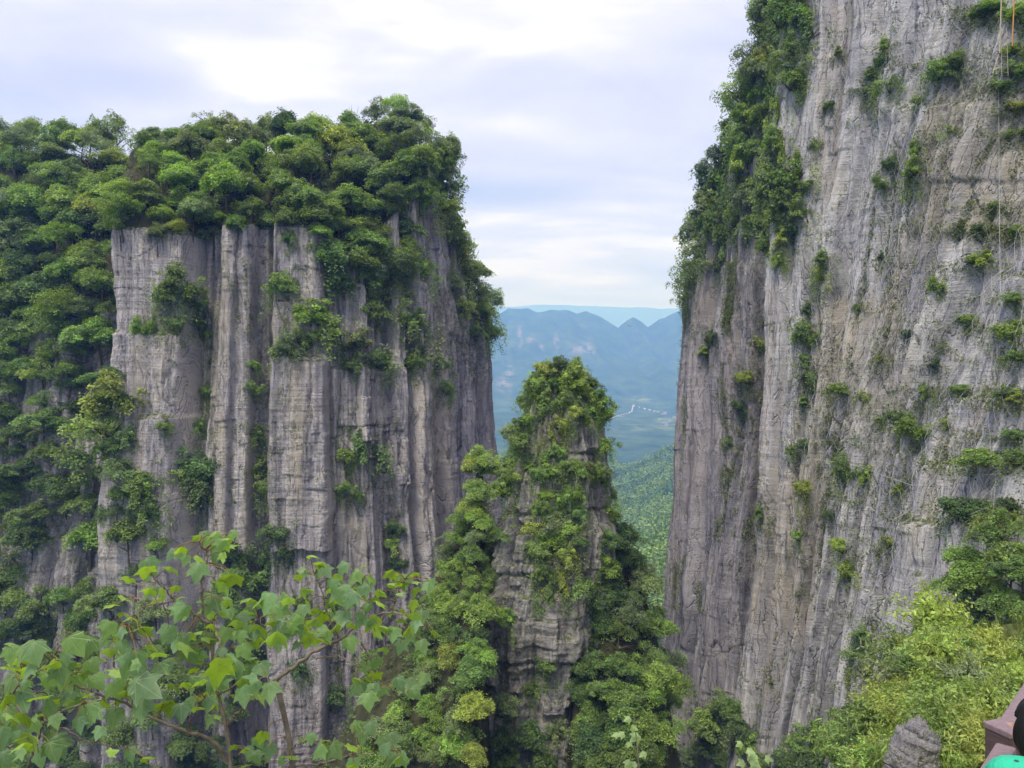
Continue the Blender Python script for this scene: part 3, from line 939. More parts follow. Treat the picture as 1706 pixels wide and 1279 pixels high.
# bushes on the ledges and cracks of the left massif
ledgeL = [(300, 488, 78), (325, 515, 48), (280, 500, 44), (234, 550, 34), (258, 551, 36), (296, 552, 40), (330, 548, 36), (185, 675, 92), (180, 725, 92), (215, 735, 50), (325, 790, 110), (345, 832, 74), (300, 800, 60), (240, 830, 66), (275, 716, 34), (333, 716, 36), (250, 860, 60),
          (540, 450, 80), (562, 478, 62), (475, 486, 56), (455, 480, 40), (530, 540, 92), (478, 590, 58), (500, 572, 64), (560, 560, 72), (600, 578, 82), (618, 604, 70), (640, 500, 74), (625, 530, 62), (650, 465, 70), (610, 480, 60), (690, 545, 76), (696, 585, 64), (690, 615, 52), (640, 610, 62), (590, 618, 44), (700, 455, 54), (672, 430, 64), (590, 440, 70), (640, 440, 70),
          (600, 760, 76), (572, 770, 48), (630, 758, 40), (420, 615, 36), (420, 650, 38), (430, 735, 44), (440, 790, 52), (445, 825, 44), (455, 895, 54), (450, 945, 56), (472, 930, 40), (660, 880, 36), (655, 915, 42), (660, 945, 46), (732, 610, 40), (742, 655, 38), (483, 403, 34), (770, 520, 46), (790, 560, 44), (812, 570, 40), (760, 480, 46), (780, 500, 50), (800, 530, 50), (818, 548, 44),
          (385, 930, 60), (410, 965, 70), (380, 1000, 66), (600, 830, 30), (575, 815, 34), (400, 1040, 60), (560, 1160, 50), (500, 1120, 46), (440, 1100, 44), (345, 660, 26), (350, 560, 24), (505, 1010, 40), (560, 1010, 40), (610, 1100, 46)]
for (x, y, d) in ledgeL:
    cell = ("on a ledge of the cliff", "beside the wide smooth slab" if x < 345 else "between the fluted columns" if x < 445 else "above the ochre-streaked slab" if x < 560 else "right of the ochre-streaked slab" if x < 700 else "near the cliff corner")
    if y > 640:
        cell = ("low on the cliff face", cell[1].replace("above", "on or below"))
    grow_shrub(x, y, d * 1.1, [0], cell, "shrubs growing from the fluted cliff", MIXED if y < 850 else DARK, squash=rng.choice([.75, .95, 1.1]))
# pillar
cap = [(838, 690), (858, 655), (885, 625), (915, 604), (960, 614), (990, 650), (1012, 700), (970, 705), (930, 690), (890, 688)]
for (x, y) in fill(cap, 20, rng):
    grow_shrub(x, y, rng.uniform(36, 58), [2], ("on the crown of the rock pillar", ""), "shrubs on the rock pillar", {"mid green": .3, "bright green": .35, "yellow-green": .2, "dark green": .15}, face=math.atan2(-1, (x - 930) / 40))
pil = [(932, 715, 46), (920, 735, 44), (925, 762, 46), (910, 780, 50), (880, 775, 46), (900, 800, 40), (985, 795, 50), (950, 790, 46), (1000, 805, 40), (965, 800, 44), (905, 850, 44), (930, 880, 60), (918, 915, 62), (948, 935, 44), (965, 862, 44), (880, 890, 40), (858, 958, 60), (872, 1000, 60), (850, 1035, 46), (895, 930, 52), (1012, 690, 44), (960, 830, 40), (870, 740, 46), (862, 720, 46), (1015, 745, 40), (935, 985, 60), (905, 960, 50), (1018, 830, 34), (1020, 870, 40), (880, 1150, 46), (850, 1190, 60), (880, 1230, 56), (840, 1240, 56), (910, 1120, 50), (915, 1000, 50), (860, 830, 34)]
for (x, y, d) in pil:
    if 833 < x < 882 and 815 < y < 1010:
        continue
    grow_shrub(x, y, d, [2], ("on the pillar's upper ledges" if y < 850 else "on the pillar's middle ledges" if y < 1010 else "on the pillar's narrow foot", ""), "shrubs on the rock pillar", LUSH if y < 950 else MIXED, face=math.atan2(-1, (x - 930) / 60))
bandP = ([(836, 700), (885, 700), (880, 750), (836, 800)], [(838, 775), (1000, 785), (1000, 805), (838, 805)], [(890, 830), (955, 830), (965, 940), (900, 960)])
for pg in bandP:
    for (x, y) in fill(pg, 30, rng):
        grow_shrub(x, y, rng.uniform(34, 58), [2], ("on the pillar's upper ledges" if y < 850 else "on the pillar's middle ledges", ""), "shrubs on the rock pillar", LUSH, face=math.atan2(-1, (x - 930) / 60), squash=rng.choice([.7, 1.0]))
for (x, y, d) in ((846, 712, 60), (838, 745, 62), (833, 785, 66), (830, 825, 62), (1008, 905, 50), (1000, 950, 60), (975, 985, 60)):
    for dx in (0, 4, 8, 14):
        if hit(x + dx * (1 if x < 930 else -1), y, [2]) is not None:
            grow_shrub(x + dx * (1 if x < 930 else -1), y, d, [2], ("on the flank of the pillar", "" if x < 930 else "facing the far valley"), "shrubs on the rock pillar", LUSH, face=-2.4 if x < 930 else -.7)
            break
for (x, y, d, tx) in ((1018, 640, 66, 1), (1030, 742, 52, 1), (1012, 690, 40, 1), (850, 640, 66, -1), (835, 665, 60, -1), (1022, 850, 46, 1), (870, 622, 50, -1)):
    grow_shrub(x - 8 * tx, y, d, [2], ("leaning out over the void from the rock pillar", ""), "shrubs on the rock pillar", {"bright green": .8, "yellow-green": .2}, THIN, face=0 if tx > 0 else math.pi, squash=.8)
# wooded ridge running off the pillar and the forest at its foot
ridgeP = [(800, 705), (845, 690), (840, 790), (830, 890), (812, 955), (800, 1010), (705, 1030), (738, 945), (775, 830)]
for (x, y) in fill(ridgeP, 25, rng):
    grow_tree(x, y, rng.uniform(42, 68), [2, 3], ("on the green ridge against the pillar", ""), "trees round the foot of the pillar", LUSH, squash=.85, sink=.4)
footL = [(722, 1000), (800, 1000), (806, 1279), (590, 1279), (640, 1180), (690, 1080)]
for (x, y) in fill(footL, 37, rng):
    grow_tree(x, y, rng.uniform(50, 84), [3], ("on the slope between the fluted cliff and the pillar", ""), "trees round the foot of the pillar", MIXED, squash=.85)
footR = [(930, 1010), (1000, 960), (1035, 885), (1075, 960), (1105, 1040), (1120, 1110), (1118, 1180), (1100, 1279), (925, 1279), (920, 1100)]
for (x, y) in fill(footR, 36, rng):
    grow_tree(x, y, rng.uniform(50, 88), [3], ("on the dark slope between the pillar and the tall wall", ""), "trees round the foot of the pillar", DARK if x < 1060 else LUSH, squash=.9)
footF = [(815, 1200), (930, 1200), (930, 1290), (815, 1290)]
for (x, y) in fill(footF, 40, rng):
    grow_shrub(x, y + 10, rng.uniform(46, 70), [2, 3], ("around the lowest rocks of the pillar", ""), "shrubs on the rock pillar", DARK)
# right wall: trees clinging to its outer edge
edge = [(1132, 470), (1150, 400), (1165, 300), (1200, 205), (1232, 110), (1254, -10), (1330, -10), (1338, 100), (1300, 180), (1290, 250), (1335, 300), (1332, 400), (1260, 430), (1235, 380), (1200, 430), (1150, 490)]
FACE_R = math.atan2(-.55, -1)
for (x, y) in fill(edge, 28, rng):
    h = "low on" if y > 330 else "halfway up" if y > 160 else "high on"
    grow_shrub(x + 8, y, rng.uniform(46, 78), [1], (h + " the tall wall's outer edge", ""), "trees clinging to the tall wall's edge", MIXED if x > 1200 else {"mid green": .3, "bright green": .3, "grey-green": .2, "dark green": .2}, face=FACE_R, squash=rng.choice([.9, 1.1, 1.3]), name="clinging_tree", cat="tree")
for (x, y, d) in ((1140, 478, 50), (1133, 500, 40), (1150, 455, 56), (1160, 385, 50), (1175, 270, 50), (1150, 420, 46), (1238, 70, 50), (1212, 170, 46), (1246, 25, 50), (1190, 235, 46)):
    grow_shrub(x, y, d, [1], ("jutting into the sky from the tall wall's edge", ""), "trees clinging to the tall wall's edge", {"grey-green": .5, "mid green": .5}, THIN, face=math.pi, squash=1.1, name="clinging_tree", cat="tree")
faceR = [(1380, 180, 32), (1470, 115, 44), (1480, 80, 40), (1452, 130, 36), (1440, 158, 34), (1480, 150, 52), (1532, 175, 46), (1592, 115, 50), (1565, 132, 44), (1375, 435, 46), (1368, 465, 42), (1526, 290, 46), (1532, 255, 40), (1485, 285, 44), (1470, 310, 36), (1265, 580, 42), (1345, 565, 54), (1338, 600, 42), (1352, 645, 56), (1345, 672, 44), (1440, 670, 34), (1400, 655, 36), (1410, 790, 56), (1400, 770, 40), (1576, 712, 44), (1520, 720, 46), (1490, 700, 36), (1340, 828, 34), (1342, 745, 36), (1245, 640, 44), (1232, 682, 44), (1240, 702, 30), (1320, 755, 22), (1480, 905, 34), (1400, 920, 36), (1412, 958, 46), (1560, 480, 28), (1470, 430, 30), (1600, 655, 56), (1638, 440, 56), (1690, 505, 46), (1690, 572, 66), (1700, 600, 60), (1678, 662, 56), (1696, 668, 50), (1690, 730, 56), (1640, 768, 70), (1690, 772, 60), (1605, 866, 66), (1640, 860, 60), (1680, 848, 56), (1600, 384, 46), (1630, 384, 50), (1692, 392, 46), (1690, 130, 74), (1665, 150, 50), (1690, 185, 56), (1700, 225, 56), (1660, 18, 60), (1635, 30, 44), (1700, 40, 66), (1690, 90, 50), (1175, 590, 36), (1185, 570, 30), (1300, 440, 30), (1355, 245, 26), (1400, 90, 26), (1345, 520, 30), (1500, 820, 40), (1465, 600, 28), (1430, 520, 28), (1510, 560, 30), (1560, 610, 30), (1380, 860, 34), (1330, 900, 28), (1270, 860, 30), (1215, 740, 30), (1440, 1060, 50), (1432, 1095, 54), (1445, 1130, 56), (1455, 1155, 40), (1470, 700, 30), (1540, 660, 32), (1445, 800, 36), (1610, 540, 34), (1655, 350, 36), (1580, 220, 30)]
for (x, y, d) in faceR:
    cell = ("on the tall pale wall", "high up" if y < 330 else "halfway up" if y < 700 else "low down")
    cell = (cell[0], cell[1] + (" among its ribs" if x < 1570 else " beside its ledges"))
    grow_shrub(x, y, d * rng.uniform(.75, 1.3), [1], cell, "shrubs on the tall pale wall", {"mid green": .4, "bright green": .25, "yellow-green": .15, "dark green": .2}, face=FACE_R, squash=rng.choice([.75, .95, 1.2]) if x < 1590 else rng.choice([.6, .8]))
for (x, y) in fill([(1150, 1279), (1165, 1215), (1205, 1175), (1240, 1190), (1270, 1279)], 34, rng):
    grow_shrub(x, y, rng.uniform(44, 70), [1], ("at the dark foot of the tall wall", ""), "shrubs on the tall pale wall", DARK, face=FACE_R)
# trees on the terrace low on the right wall
for (x, y, d, tn) in ((1620, 945, 96, "bright green"), (1606, 985, 70, "bright green"), (1640, 975, 80, "bright green"), (1655, 905, 66, "mid green"), (1690, 890, 90, "mid green"), (1692, 945, 96, "mid green"), (1665, 1010, 96, "dark green"), (1700, 1020, 90, "mid green"), (1625, 1045, 92, "dark green"), (1590, 1050, 70, "dark green"), (1560, 1060, 56, "dark green"), (1690, 1065, 80, "dark green"), (1720, 960, 90, "mid green")):
    h = hit(x, y, [1])
    Y = min(h[1] - 8, 52)
    c = h + np.array([-1.2, -1.0, -d / F * h[1] * .45])
    plant(TREES, "broadleaf_tree", ("trunk", "crown"), c, d / F * h[1] / 2, rng.uniform(0, 6), tn, rngp, "tree", "trees on the terrace under the tall wall", ("on the terrace under the tall wall's ledges", ""), "rounded", (x, y), .9)


# ------------------------------------------------------------------ undergrowth that nobody could count
def scatter(P, N, size, aspect, rng, n_per, spread, up=.6):
    n = len(P)
    c = np.repeat(P, n_per, 0) + rng.normal(size=(n * n_per, 3)) * spread
    nn = np.repeat(N, n_per, 0) * .5 + np.array([0, 0, up]) + .45 * rng.normal(size=(n * n_per, 3))
    return leaf_quads(c, nn, size, aspect, rng)


def grid_normals(G):
    a = np.gradient(G, axis=1)
    b = np.gradient(G, axis=0)
    n = np.cross(a, b)
    return n / (np.linalg.norm(n, axis=-1)[..., None] + 1e-9)


rng = np.random.RandomState(77)
Vs, Fs, off = [], [], 0


def add_stuff(V, Fq):
    global off
    Vs.append(V)
    Fs.append(Fq + off)
    off += len(V)


# forest floor of the plateau and gorge slope
for G, n in ((left.G[left.nz:], 9000), (gs, 9000)):
    Nn = grid_normals(G)
    i, j = rng.randint(0, G.shape[0], n), rng.randint(0, G.shape[1], n)
    add_stuff(*scatter(G[i, j] + [0, 0, .25], np.broadcast_to([0, 0, 1.], (n, 3)), .42, .6, rng, 7, .45))
o = obj("undergrowth", mesh_np("undergrowth", np.concatenate(Vs), np.concatenate(Fs), [LEAF_U], False))
tag(o, "low leafy undergrowth under the trees", None, None, "stuff")
# ledge plants: where the rock lies back or where damp cracks hold soil
Vs, Fs, off = [], [], 0
for C, amount, sz, sd in ((left, 8000, .27, 1), (right, 26000, .25, 2)):
    Nn = grid_normals(C.face)
    up = np.abs(Nn[..., 2]) * np.sign(Nn[..., 2] * 1.0)
    if np.median(Nn[..., 1] if C is left else Nn[..., 0]) > 0:
        Nn, up = -Nn, -up
    patch = fbm(C.face[..., 0] * .11 + sd, C.face[..., 1] * .11, C.face[..., 2] * .075, 4)
    w = np.clip(up - .25, 0, 1) ** 1.2 * np.clip(patch + .25, 0, 2) ** 1.5
    w = w / w.sum() + 1.6 * (lambda g: g / g.sum())(C.groove * np.clip(patch - .05, 0, 2) ** 1.3)
    w = w * (C.face[..., 2] > -62) * np.clip(np.gradient(C.s), 0, None)[None] * (C.PX > -40) * (C.PX < 1760)
    w = (w / w.sum()).ravel()
    k = rng.choice(len(w), amount, p=w)
    add_stuff(*scatter(C.face.reshape(-1, 3)[k] + .05 * Nn.reshape(-1, 3)[k], Nn.reshape(-1, 3)[k], sz, .55, rng, 9, sz * 1.15, .4))
Cc, Nn_ = [], []
for (x, y, d) in faceR + [(x, y, d) for x, y, d in ledgeL if d < 60]:
    for q in range(int((5 + d / 5) * (2.2 if x > 1585 else 1.3))):
        on_right = x > 1100
        dy = rng.normal() * d * .9
        dx = rng.normal() * d * .28 - (dy * .22 if 1300 < x < 1600 else 0)
        if x > 1590:
            dx, dy = rng.normal() * d * 1.0, rng.normal() * d * .16
        h = hit(x + dx, y + dy, [1 if on_right else 0])
        if h is not None:
            Cc.append(h)
            Nn_.append((-.8, -.5, .3) if on_right else (0, -1, .3))
add_stuff(*scatter(np.array(Cc), np.array(Nn_), .25, .5, rng, 30, .38, .5))
Nn = grid_normals(PX3[:-1])
if np.mean(Nn[:, 465, 1]) > 0:
    Nn = -Nn
patch = fbm(PX3[:-1, :, 0] * .25, PX3[:-1, :, 1] * .25, PX3[:-1, :, 2] * .2, 4)
w = (np.clip(Nn[..., 2] - .1, 0, 1) * np.clip(patch + .35, 0, 2)).ravel()
k = rng.choice(len(w), 2600, p=w / w.sum())
add_stuff(*scatter(PX3[:-1].reshape(-1, 3)[k], Nn.reshape(-1, 3)[k], .2, .55, rng, 9, .22, .4))
o = obj("ledge_vegetation", mesh_np("ledge_vegetation", np.concatenate(Vs), np.concatenate(Fs), [LEAF_DRY], False))
tag(o, "small ferns and grasses rooted in cracks and ledges of the rock", None, None, "stuff")

# far forest on the valley hills
Cs, Ns = [], []
for k in range(7500):
    y = 300 * (1230 / 300) ** rng.uniform()
    x = y * rng.uniform(.06, .30)
    z = ground_z(x, y)
    r = rng.choice([2.0, 3.0, 4.2, 5.5, 7.0], p=[.3, .3, .22, .12, .06])
    d = rng.normal(size=(34, 3))
    d /= np.linalg.norm(d, axis=1)[:, None]
    d[:, 2] = np.abs(d[:, 2]) * 1.15
    Cs.append(np.array([x, y, z + 2.5]) + d * r * rng.uniform(.75, 1.05, (34, 1)))
    Ns.append(d + .5 * rng.normal(size=(34, 3)))
V, Fq = leaf_quads(np.concatenate(Cs), np.concatenate(Ns), 2.0, .75, rng)
o = obj("forest", mesh_np("forest", V, Fq, [LEAF_FAR], False))
tag(o, "distant pale green forest on the valley hills", None, None, "stuff")

# ------------------------------------------------------------------ near bushes on the spur at lower right
LEAF_N = leaf_material("bush_foliage", trans=.4, var=.45)


def proto_bush(seed, n_st=70, leaf=.085, aspect=.3):
    """Unit bush of many arching leafy stems, radius about 1, rooted at the origin."""
    rng = np.random.RandomState(seed)
    P, C, N = [], [], []
    for k in range(n_st):
        a = rng.uniform(0, 6.28)
        r = rng.uniform(.15, 1.05)
        h = rng.uniform(.55, 1.25) * (1.15 - .5 * r)
        e = np.array([math.cos(a) * r, math.sin(a) * r, h])
        pth = smooth_path([[math.cos(a) * .1, math.sin(a) * .1, -.12], [e[0] * .45, e[1] * .45, h * .75], e, e + [math.cos(a) * .15, math.sin(a) * .15, -.08]], 10)
        P.append((pth, np.linspace(.012, .003, 10)))
        m = 34
        t = rng.uniform(.25, 1, m)
        c = np.stack([np.interp(t, np.linspace(0, 1, 10), pth[:, q]) for q in range(3)], 1) + rng.normal(size=(m, 3)) * .065
        C.append(c)
        N.append(np.array([0, 0, .8]) + .35 * np.array([math.cos(a), math.sin(a), 0]) + .5 * rng.normal(size=(m, 3)))
    V, Fq = leaf_quads(np.concatenate(C), np.concatenate(N), leaf, aspect, rng)
    fm = mesh_np("foliage", V, Fq, [LEAF_N], False)
    V, Fq = tubes(P, 4)
    return mesh_np("stem", V, Fq, [BARK]), fm


BUSHES = [proto_bush(81 + k, leaf=(.15, .12, .17, .13)[k], aspect=(.36, .5, .26, .55)[k], n_st=62) for k in range(4)]
NEARTONE = {"bright green": .45, "yellow-green": .25, "grey-green": .15, "mid green": .15}
spur = [(1400, 1290), (1430, 1235), (1470, 1180), (1500, 1110), (1500, 1060), (1560, 1040), (1640, 1075), (1720, 1085), (1720, 1279)]
rng = np.random.RandomState(12)
for (x, y) in fill(spur, 30, rng, .6):
    if 1475 < x < 1550 and y > 1205 and y < 1262:
        continue
    h = hit(x, min(y + 14, 1279), [4])
    if h is None:
        continue
    dia = rng.uniform(62, 128)
    NB = plant(BUSHES, "leafy_bush", ("stem", "foliage"), h - [0, 0, .1], dia / F * h[1] / 2, rng.uniform(0, 6.28), tone_pick(rng, NEARTONE if x > 1450 else {"mid green": .5, "bright green": .5}), rngp, "bush", "bushes on the near spur", ("on the near grassy spur", "behind the grey boulder" if x > 1450 and y < 1190 else "between the boulder and the railing" if x > 1500 else "on the spur's falling edge"), "fine-leaved", (x, y), rng.choice([.7, .95, 1.25]))
for (x, y, d, Yb, tn) in ((1575, 1262, 74, 13.2, "bright green"), (1548, 1268, 44, 13.0, "bright green"), (1470, 1272, 60, 13.2, "bright green"), (1600, 1235, 80, 13.6, "yellow-green"), (1440, 1040, 62, 24, "yellow-green"), (1520, 1060, 56, 24, "yellow-green"), (1560, 1075, 80, 23, "yellow-green"), (1480, 1110, 60, 22, "yellow-green"), (1590, 1090, 80, 23, "yellow-green")):
    c = W(x, y, Yb)
    zg = float(near_height(np.array(c[0]), np.array(c[1])))
    s_ = d / F * Yb / 2
    plant(BUSHES, "leafy_bush", ("stem", "foliage"), (c[0], c[1], zg), s_, rng.uniform(0, 6.28), tn, rngp, "bush", "bushes on the near spur", ("as the tallest growth on the near spur", ""), "upright", (x, y), max(.9, min(1.5, (c[2] + s_ - zg) / (1.1 * s_))))
for r_ in PLANTED:
    if r_[6] == "bush":
        for ch in r_[0].children:
            if ch.name.startswith("foliage"):
                ch.color = tuple(min(.6, v * 1.08) for v in ch.color[:3]) + (1,)
for (x, y) in fill([(1310, 1285), (1345, 1215), (1430, 1185), (1445, 1285)], 30, rng):
    grow_shrub(x, y, rng.uniform(50, 76), [1, 4], ("at the foot of the pale ribs beside the grassy spur", ""), "shrubs on the tall pale wall", {"mid green": .5, "dark green": .5}, face=FACE_R)
# long grass among the bushes
n = 2600
gx_, gy_ = rng.uniform(4, 24, n), rng.uniform(10, 34, n)
ok = gx_ > .47 * gy_
gx_, gy_ = gx_[ok], gy_[ok]
gz_ = near_height(gx_, gy_)
V, Fq, o_ = [], [], 0
for x, y, z in zip(gx_, gy_, gz_):
    for b in range(4):
        a = rng.uniform(0, 6.28)
        L = rng.uniform(.35, .8)
        dx, dy = math.cos(a) * L * .5, math.sin(a) * L * .5
        bx, by = x + rng.normal() * .08, y + rng.normal() * .08
        wx, wy = -math.sin(a) * .012, math.cos(a) * .012
        V += [(bx - wx, by - wy, z), (bx + wx, by + wy, z), (bx + dx * .4 + wx, by + dy * .4 + wy, z + L * .7), (bx + dx * .4 - wx, by + dy * .4 - wy, z + L * .7),
              (bx + dx + wx * .2, by + dy + wy * .2, z + L * .85), (bx + dx - wx * .2, by + dy - wy * .2, z + L * .85)]
        Fq += [(o_, o_ + 1, o_ + 2, o_ + 3), (o_ + 3, o_ + 2, o_ + 4, o_ + 5)]
        o_ += 6
o = obj("grass", mesh_np("grass", np.array(V), np.array(Fq), [leaf_material("grass_blades", (0.14, 0.19, 0.045), var=.4)], False))
tag(o, "long pale grass growing among the near bushes", None, None, "stuff")

# boulder
bm = bmesh.new()
bmesh.ops.create_icosphere(bm, subdivisions=6, radius=1)
co = np.array([v.co for v in bm.verts])
dsp = 1 + .2 * fbm(co[:, 0] * 1.1, co[:, 1] * 1.1, co[:, 2] * 1.1 + 4, 3) + .16 * fbm(co[:, 0] * 3.6, co[:, 1] * 3.6, co[:, 2] * 4, 5, .6) - .10 * (1 - sstep(0, .07, np.abs(pn(co[:, 0] * 1.6, co[:, 1] * 1.6, co[:, 2] * 1.3 + 9))))
for v, c, d in zip(bm.verts, co, dsp):
    v.co = (c[0] * d, c[1] * d, c[2] * d)
bme = bpy.data.meshes.new("boulder")
bm.to_mesh(bme)
bm.free()
for p_ in bme.polygons:
    p_.use_smooth = True
ROCK_B = rock_material("weathered_boulder_stone", (0.17, 0.165, 0.18), (0.31, 0.30, 0.325), (0.48, 0.46, 0.47), (0.38, 0.35, 0.32), 3.0, .3)
bme.materials.append(ROCK_B)
bp = W(1520, 1275, 14.0)
o = obj("boulder", bme, loc=tuple(bp))
o.scale = (.41, .42, .78)
o.rotation_euler = (0.1, .25, .4)
tag(o, "pitted grey boulder standing among the near bushes", "boulder")

# ------------------------------------------------------------------ maple saplings in the foreground
OUT = [(0, 0), (.16, -.07), (.34, -.06), (.52, .10), (.47, .22), (.60, .40), (.70, .62), (.50, .58), (.34, .60), (.26, .80), (.14, .98), (0, 1.18)]
OUT = np.array(OUT + [(-x, y) for x, y in OUT[-2:0:-1]])


def maple_leaf(base, tip, nrm, size, rng):
    """One lobed leaf with a raised midrib and drooping lobes."""
    tip = tip / np.linalg.norm(tip)
    b = np.cross(nrm, tip)
    b /= np.linalg.norm(b)
    nn = np.cross(tip, b)
    cen = np.array([0, .38])
    rings = [cen[None]] + [cen + (OUT - cen) * k for k in (.34, .68, 1.0)]
    pts = np.concatenate(rings) * (1 + rng.normal(size=(1, 2)) * .06)
    cup = rng.uniform(.1, .9)
    bend = rng.uniform(-.1, .9)
    h = -cup * np.abs(pts[:, 0]) ** 1.4 - bend * np.clip(pts[:, 1], 0, 2) ** 2 * .45 + .03 * np.sin(pts[:, 0] * 9 + pts[:, 1] * 5)
    V = base + size * (np.outer(pts[:, 0], b) + np.outer(pts[:, 1], tip) + np.outer(h, nn))
    n = len(OUT)
    T = []
    for i in range(n):
        j = (i + 1) % n
        T.append((0, 1 + i, 1 + j))
        for r in (0, 1):
            a0, b0 = 1 + r * n, 1 + (r + 1) * n
            T += [(a0 + i, b0 + i, b0 + j), (a0 + i, b0 + j, a0 + j)]
    return V, np.array(T), pts


# leaves read off the photograph: (x, y, size, sort) in two enlargements; b = bluish top side, y = young or seen against the light, d = deep shade of green
LA = "1080,130,110,b 1080,210,100,b 1000,280,112,b 1090,75,70,y 1010,105,72,y 860,190,84,b 910,170,74,y 870,265,92,y 940,220,74,b 1145,110,64,y 735,290,104,b 655,320,84,y 640,415,84,y 570,450,86,y 765,380,92,b 830,395,74,y 920,405,62,y 925,485,104,b 950,510,62,y 660,510,72,y 730,560,126,y 545,570,104,b 600,580,66,y 845,590,104,d 520,640,62,b 1060,440,130,b 1130,500,62,y 1140,290,62,y 1130,345,74,y 380,660,150,b 175,690,136,b 260,745,104,y 50,700,104,b 60,760,128,y 50,850,124,b 225,840,114,b 330,845,124,b 115,930,134,b 220,970,164,b 20,1010,100,b 60,1010,94,y 50,1080,94,d 410,800,84,y 380,745,84,y 470,760,94,b 490,840,104,b 650,740,164,b 560,680,94,y 500,720,84,y 740,870,172,b 590,880,114,b 800,790,124,b 690,800,90,b 720,980,124,d 460,1010,134,b 580,1020,114,b 360,950,104,b 280,1040,84,b 900,630,104,b 960,700,124,b 1000,590,94,y 1070,630,104,b 1010,720,84,b 900,860,84,y 970,850,104,b 920,990,104,d 1000,920,64,y 1130,780,154,d 1080,890,114,b 1100,1010,64,y 300,1160,130,d 200,1220,104,d 660,1210,84,d 570,1200,64,y 30,1240,94,b 320,920,80,b 880,720,64,y 740,690,74,y 780,660,74,y 140,780,90,y 330,720,80,d 440,900,80,y 640,900,90,y 700,850,90,d 100,1130,110,d 160,1060,110,b 400,1060,90,d 20,930,90,y 540,950,84,y 620,660,80,d 850,760,90,b 1020,820,90,b 60,640,70,y 120,860,80,d 980,780,70,y 1090,560,70,y 500,1100,80,d 0,1120,110,b 90,1200,100,b 250,1120,90,b"
LB = "75,145,92,y 60,310,94,y 40,350,100,y 30,440,86,b 150,420,84,y 215,440,84,y 310,490,122,b 360,430,84,y 310,620,114,b 110,540,94,y 240,575,114,y 120,610,80,b 380,560,94,y 430,590,84,b 405,655,54,d 355,580,74,b 440,480,84,b 490,530,84,y 540,600,104,b 560,500,84,b 640,520,104,b 640,400,124,b 740,370,104,b 560,280,84,b 530,240,64,y 440,290,74,b 420,310,54,y 640,260,84,b 700,300,94,b 620,310,64,y 780,300,74,y 760,345,66,y 810,420,64,y 735,470,64,y 730,530,94,b 680,650,94,b 840,390,74,y 960,330,94,b 900,340,74,y 940,390,64,y 1080,360,74,b 1020,330,54,y 1000,450,64,y 950,530,64,y 1010,510,84,y 900,600,94,b 930,660,94,b 1010,560,84,b 1050,660,84,b 1020,600,64,b 1120,590,64,y 815,595,74,y 770,780,112,b 810,740,74,b 720,820,64,y 740,880,122,b 830,890,94,b 980,870,112,b 930,850,84,d 1010,900,84,b 60,770,150,d 130,835,74,y 140,910,114,d 270,890,114,b 240,780,104,b 200,730,64,y 160,770,84,b 230,1120,74,y 450,1130,74,y 90,1170,64,y 515,1190,114,b 610,1190,104,b 570,1135,64,y 270,1190,84,b 200,1230,84,b 150,1200,74,b 390,1230,84,y 790,1080,84,b 740,1120,84,b 850,1160,94,b 900,1130,84,b 890,1230,94,b 940,1240,84,b 690,1270,74,y 180,480,80,d 280,540,70,y 460,560,80,y 600,440,80,y 680,440,80,d 700,360,70,y 590,350,80,d 500,480,70,y 330,560,90,d 200,640,80,y 600,560,70,y 20,700,80,b 30,860,100,b"
k_ = 380 / 1160.0
LEAVES = [((float(a) * k_), 860 + float(b) * k_, float(c) * k_, d) for a, b, c, d in (t.split(",") for t in LA.split())]
LEAVES += [(360 + float(a) * k_, 860 + float(b) * k_, float(c) * k_, d) for a, b, c, d in (t.split(",") for t in LB.split())]


def A_(pts, Y0, Y1, dx=0):
    n = len(pts)
    return [W(dx + x * k_, 860 + y * k_, Y0 + (Y1 - Y0) * i / (n - 1)) for i, (x, y) in enumerate(pts)]


def B_(pts, Y0, Y1):
    return A_(pts, Y0, Y1, 360)


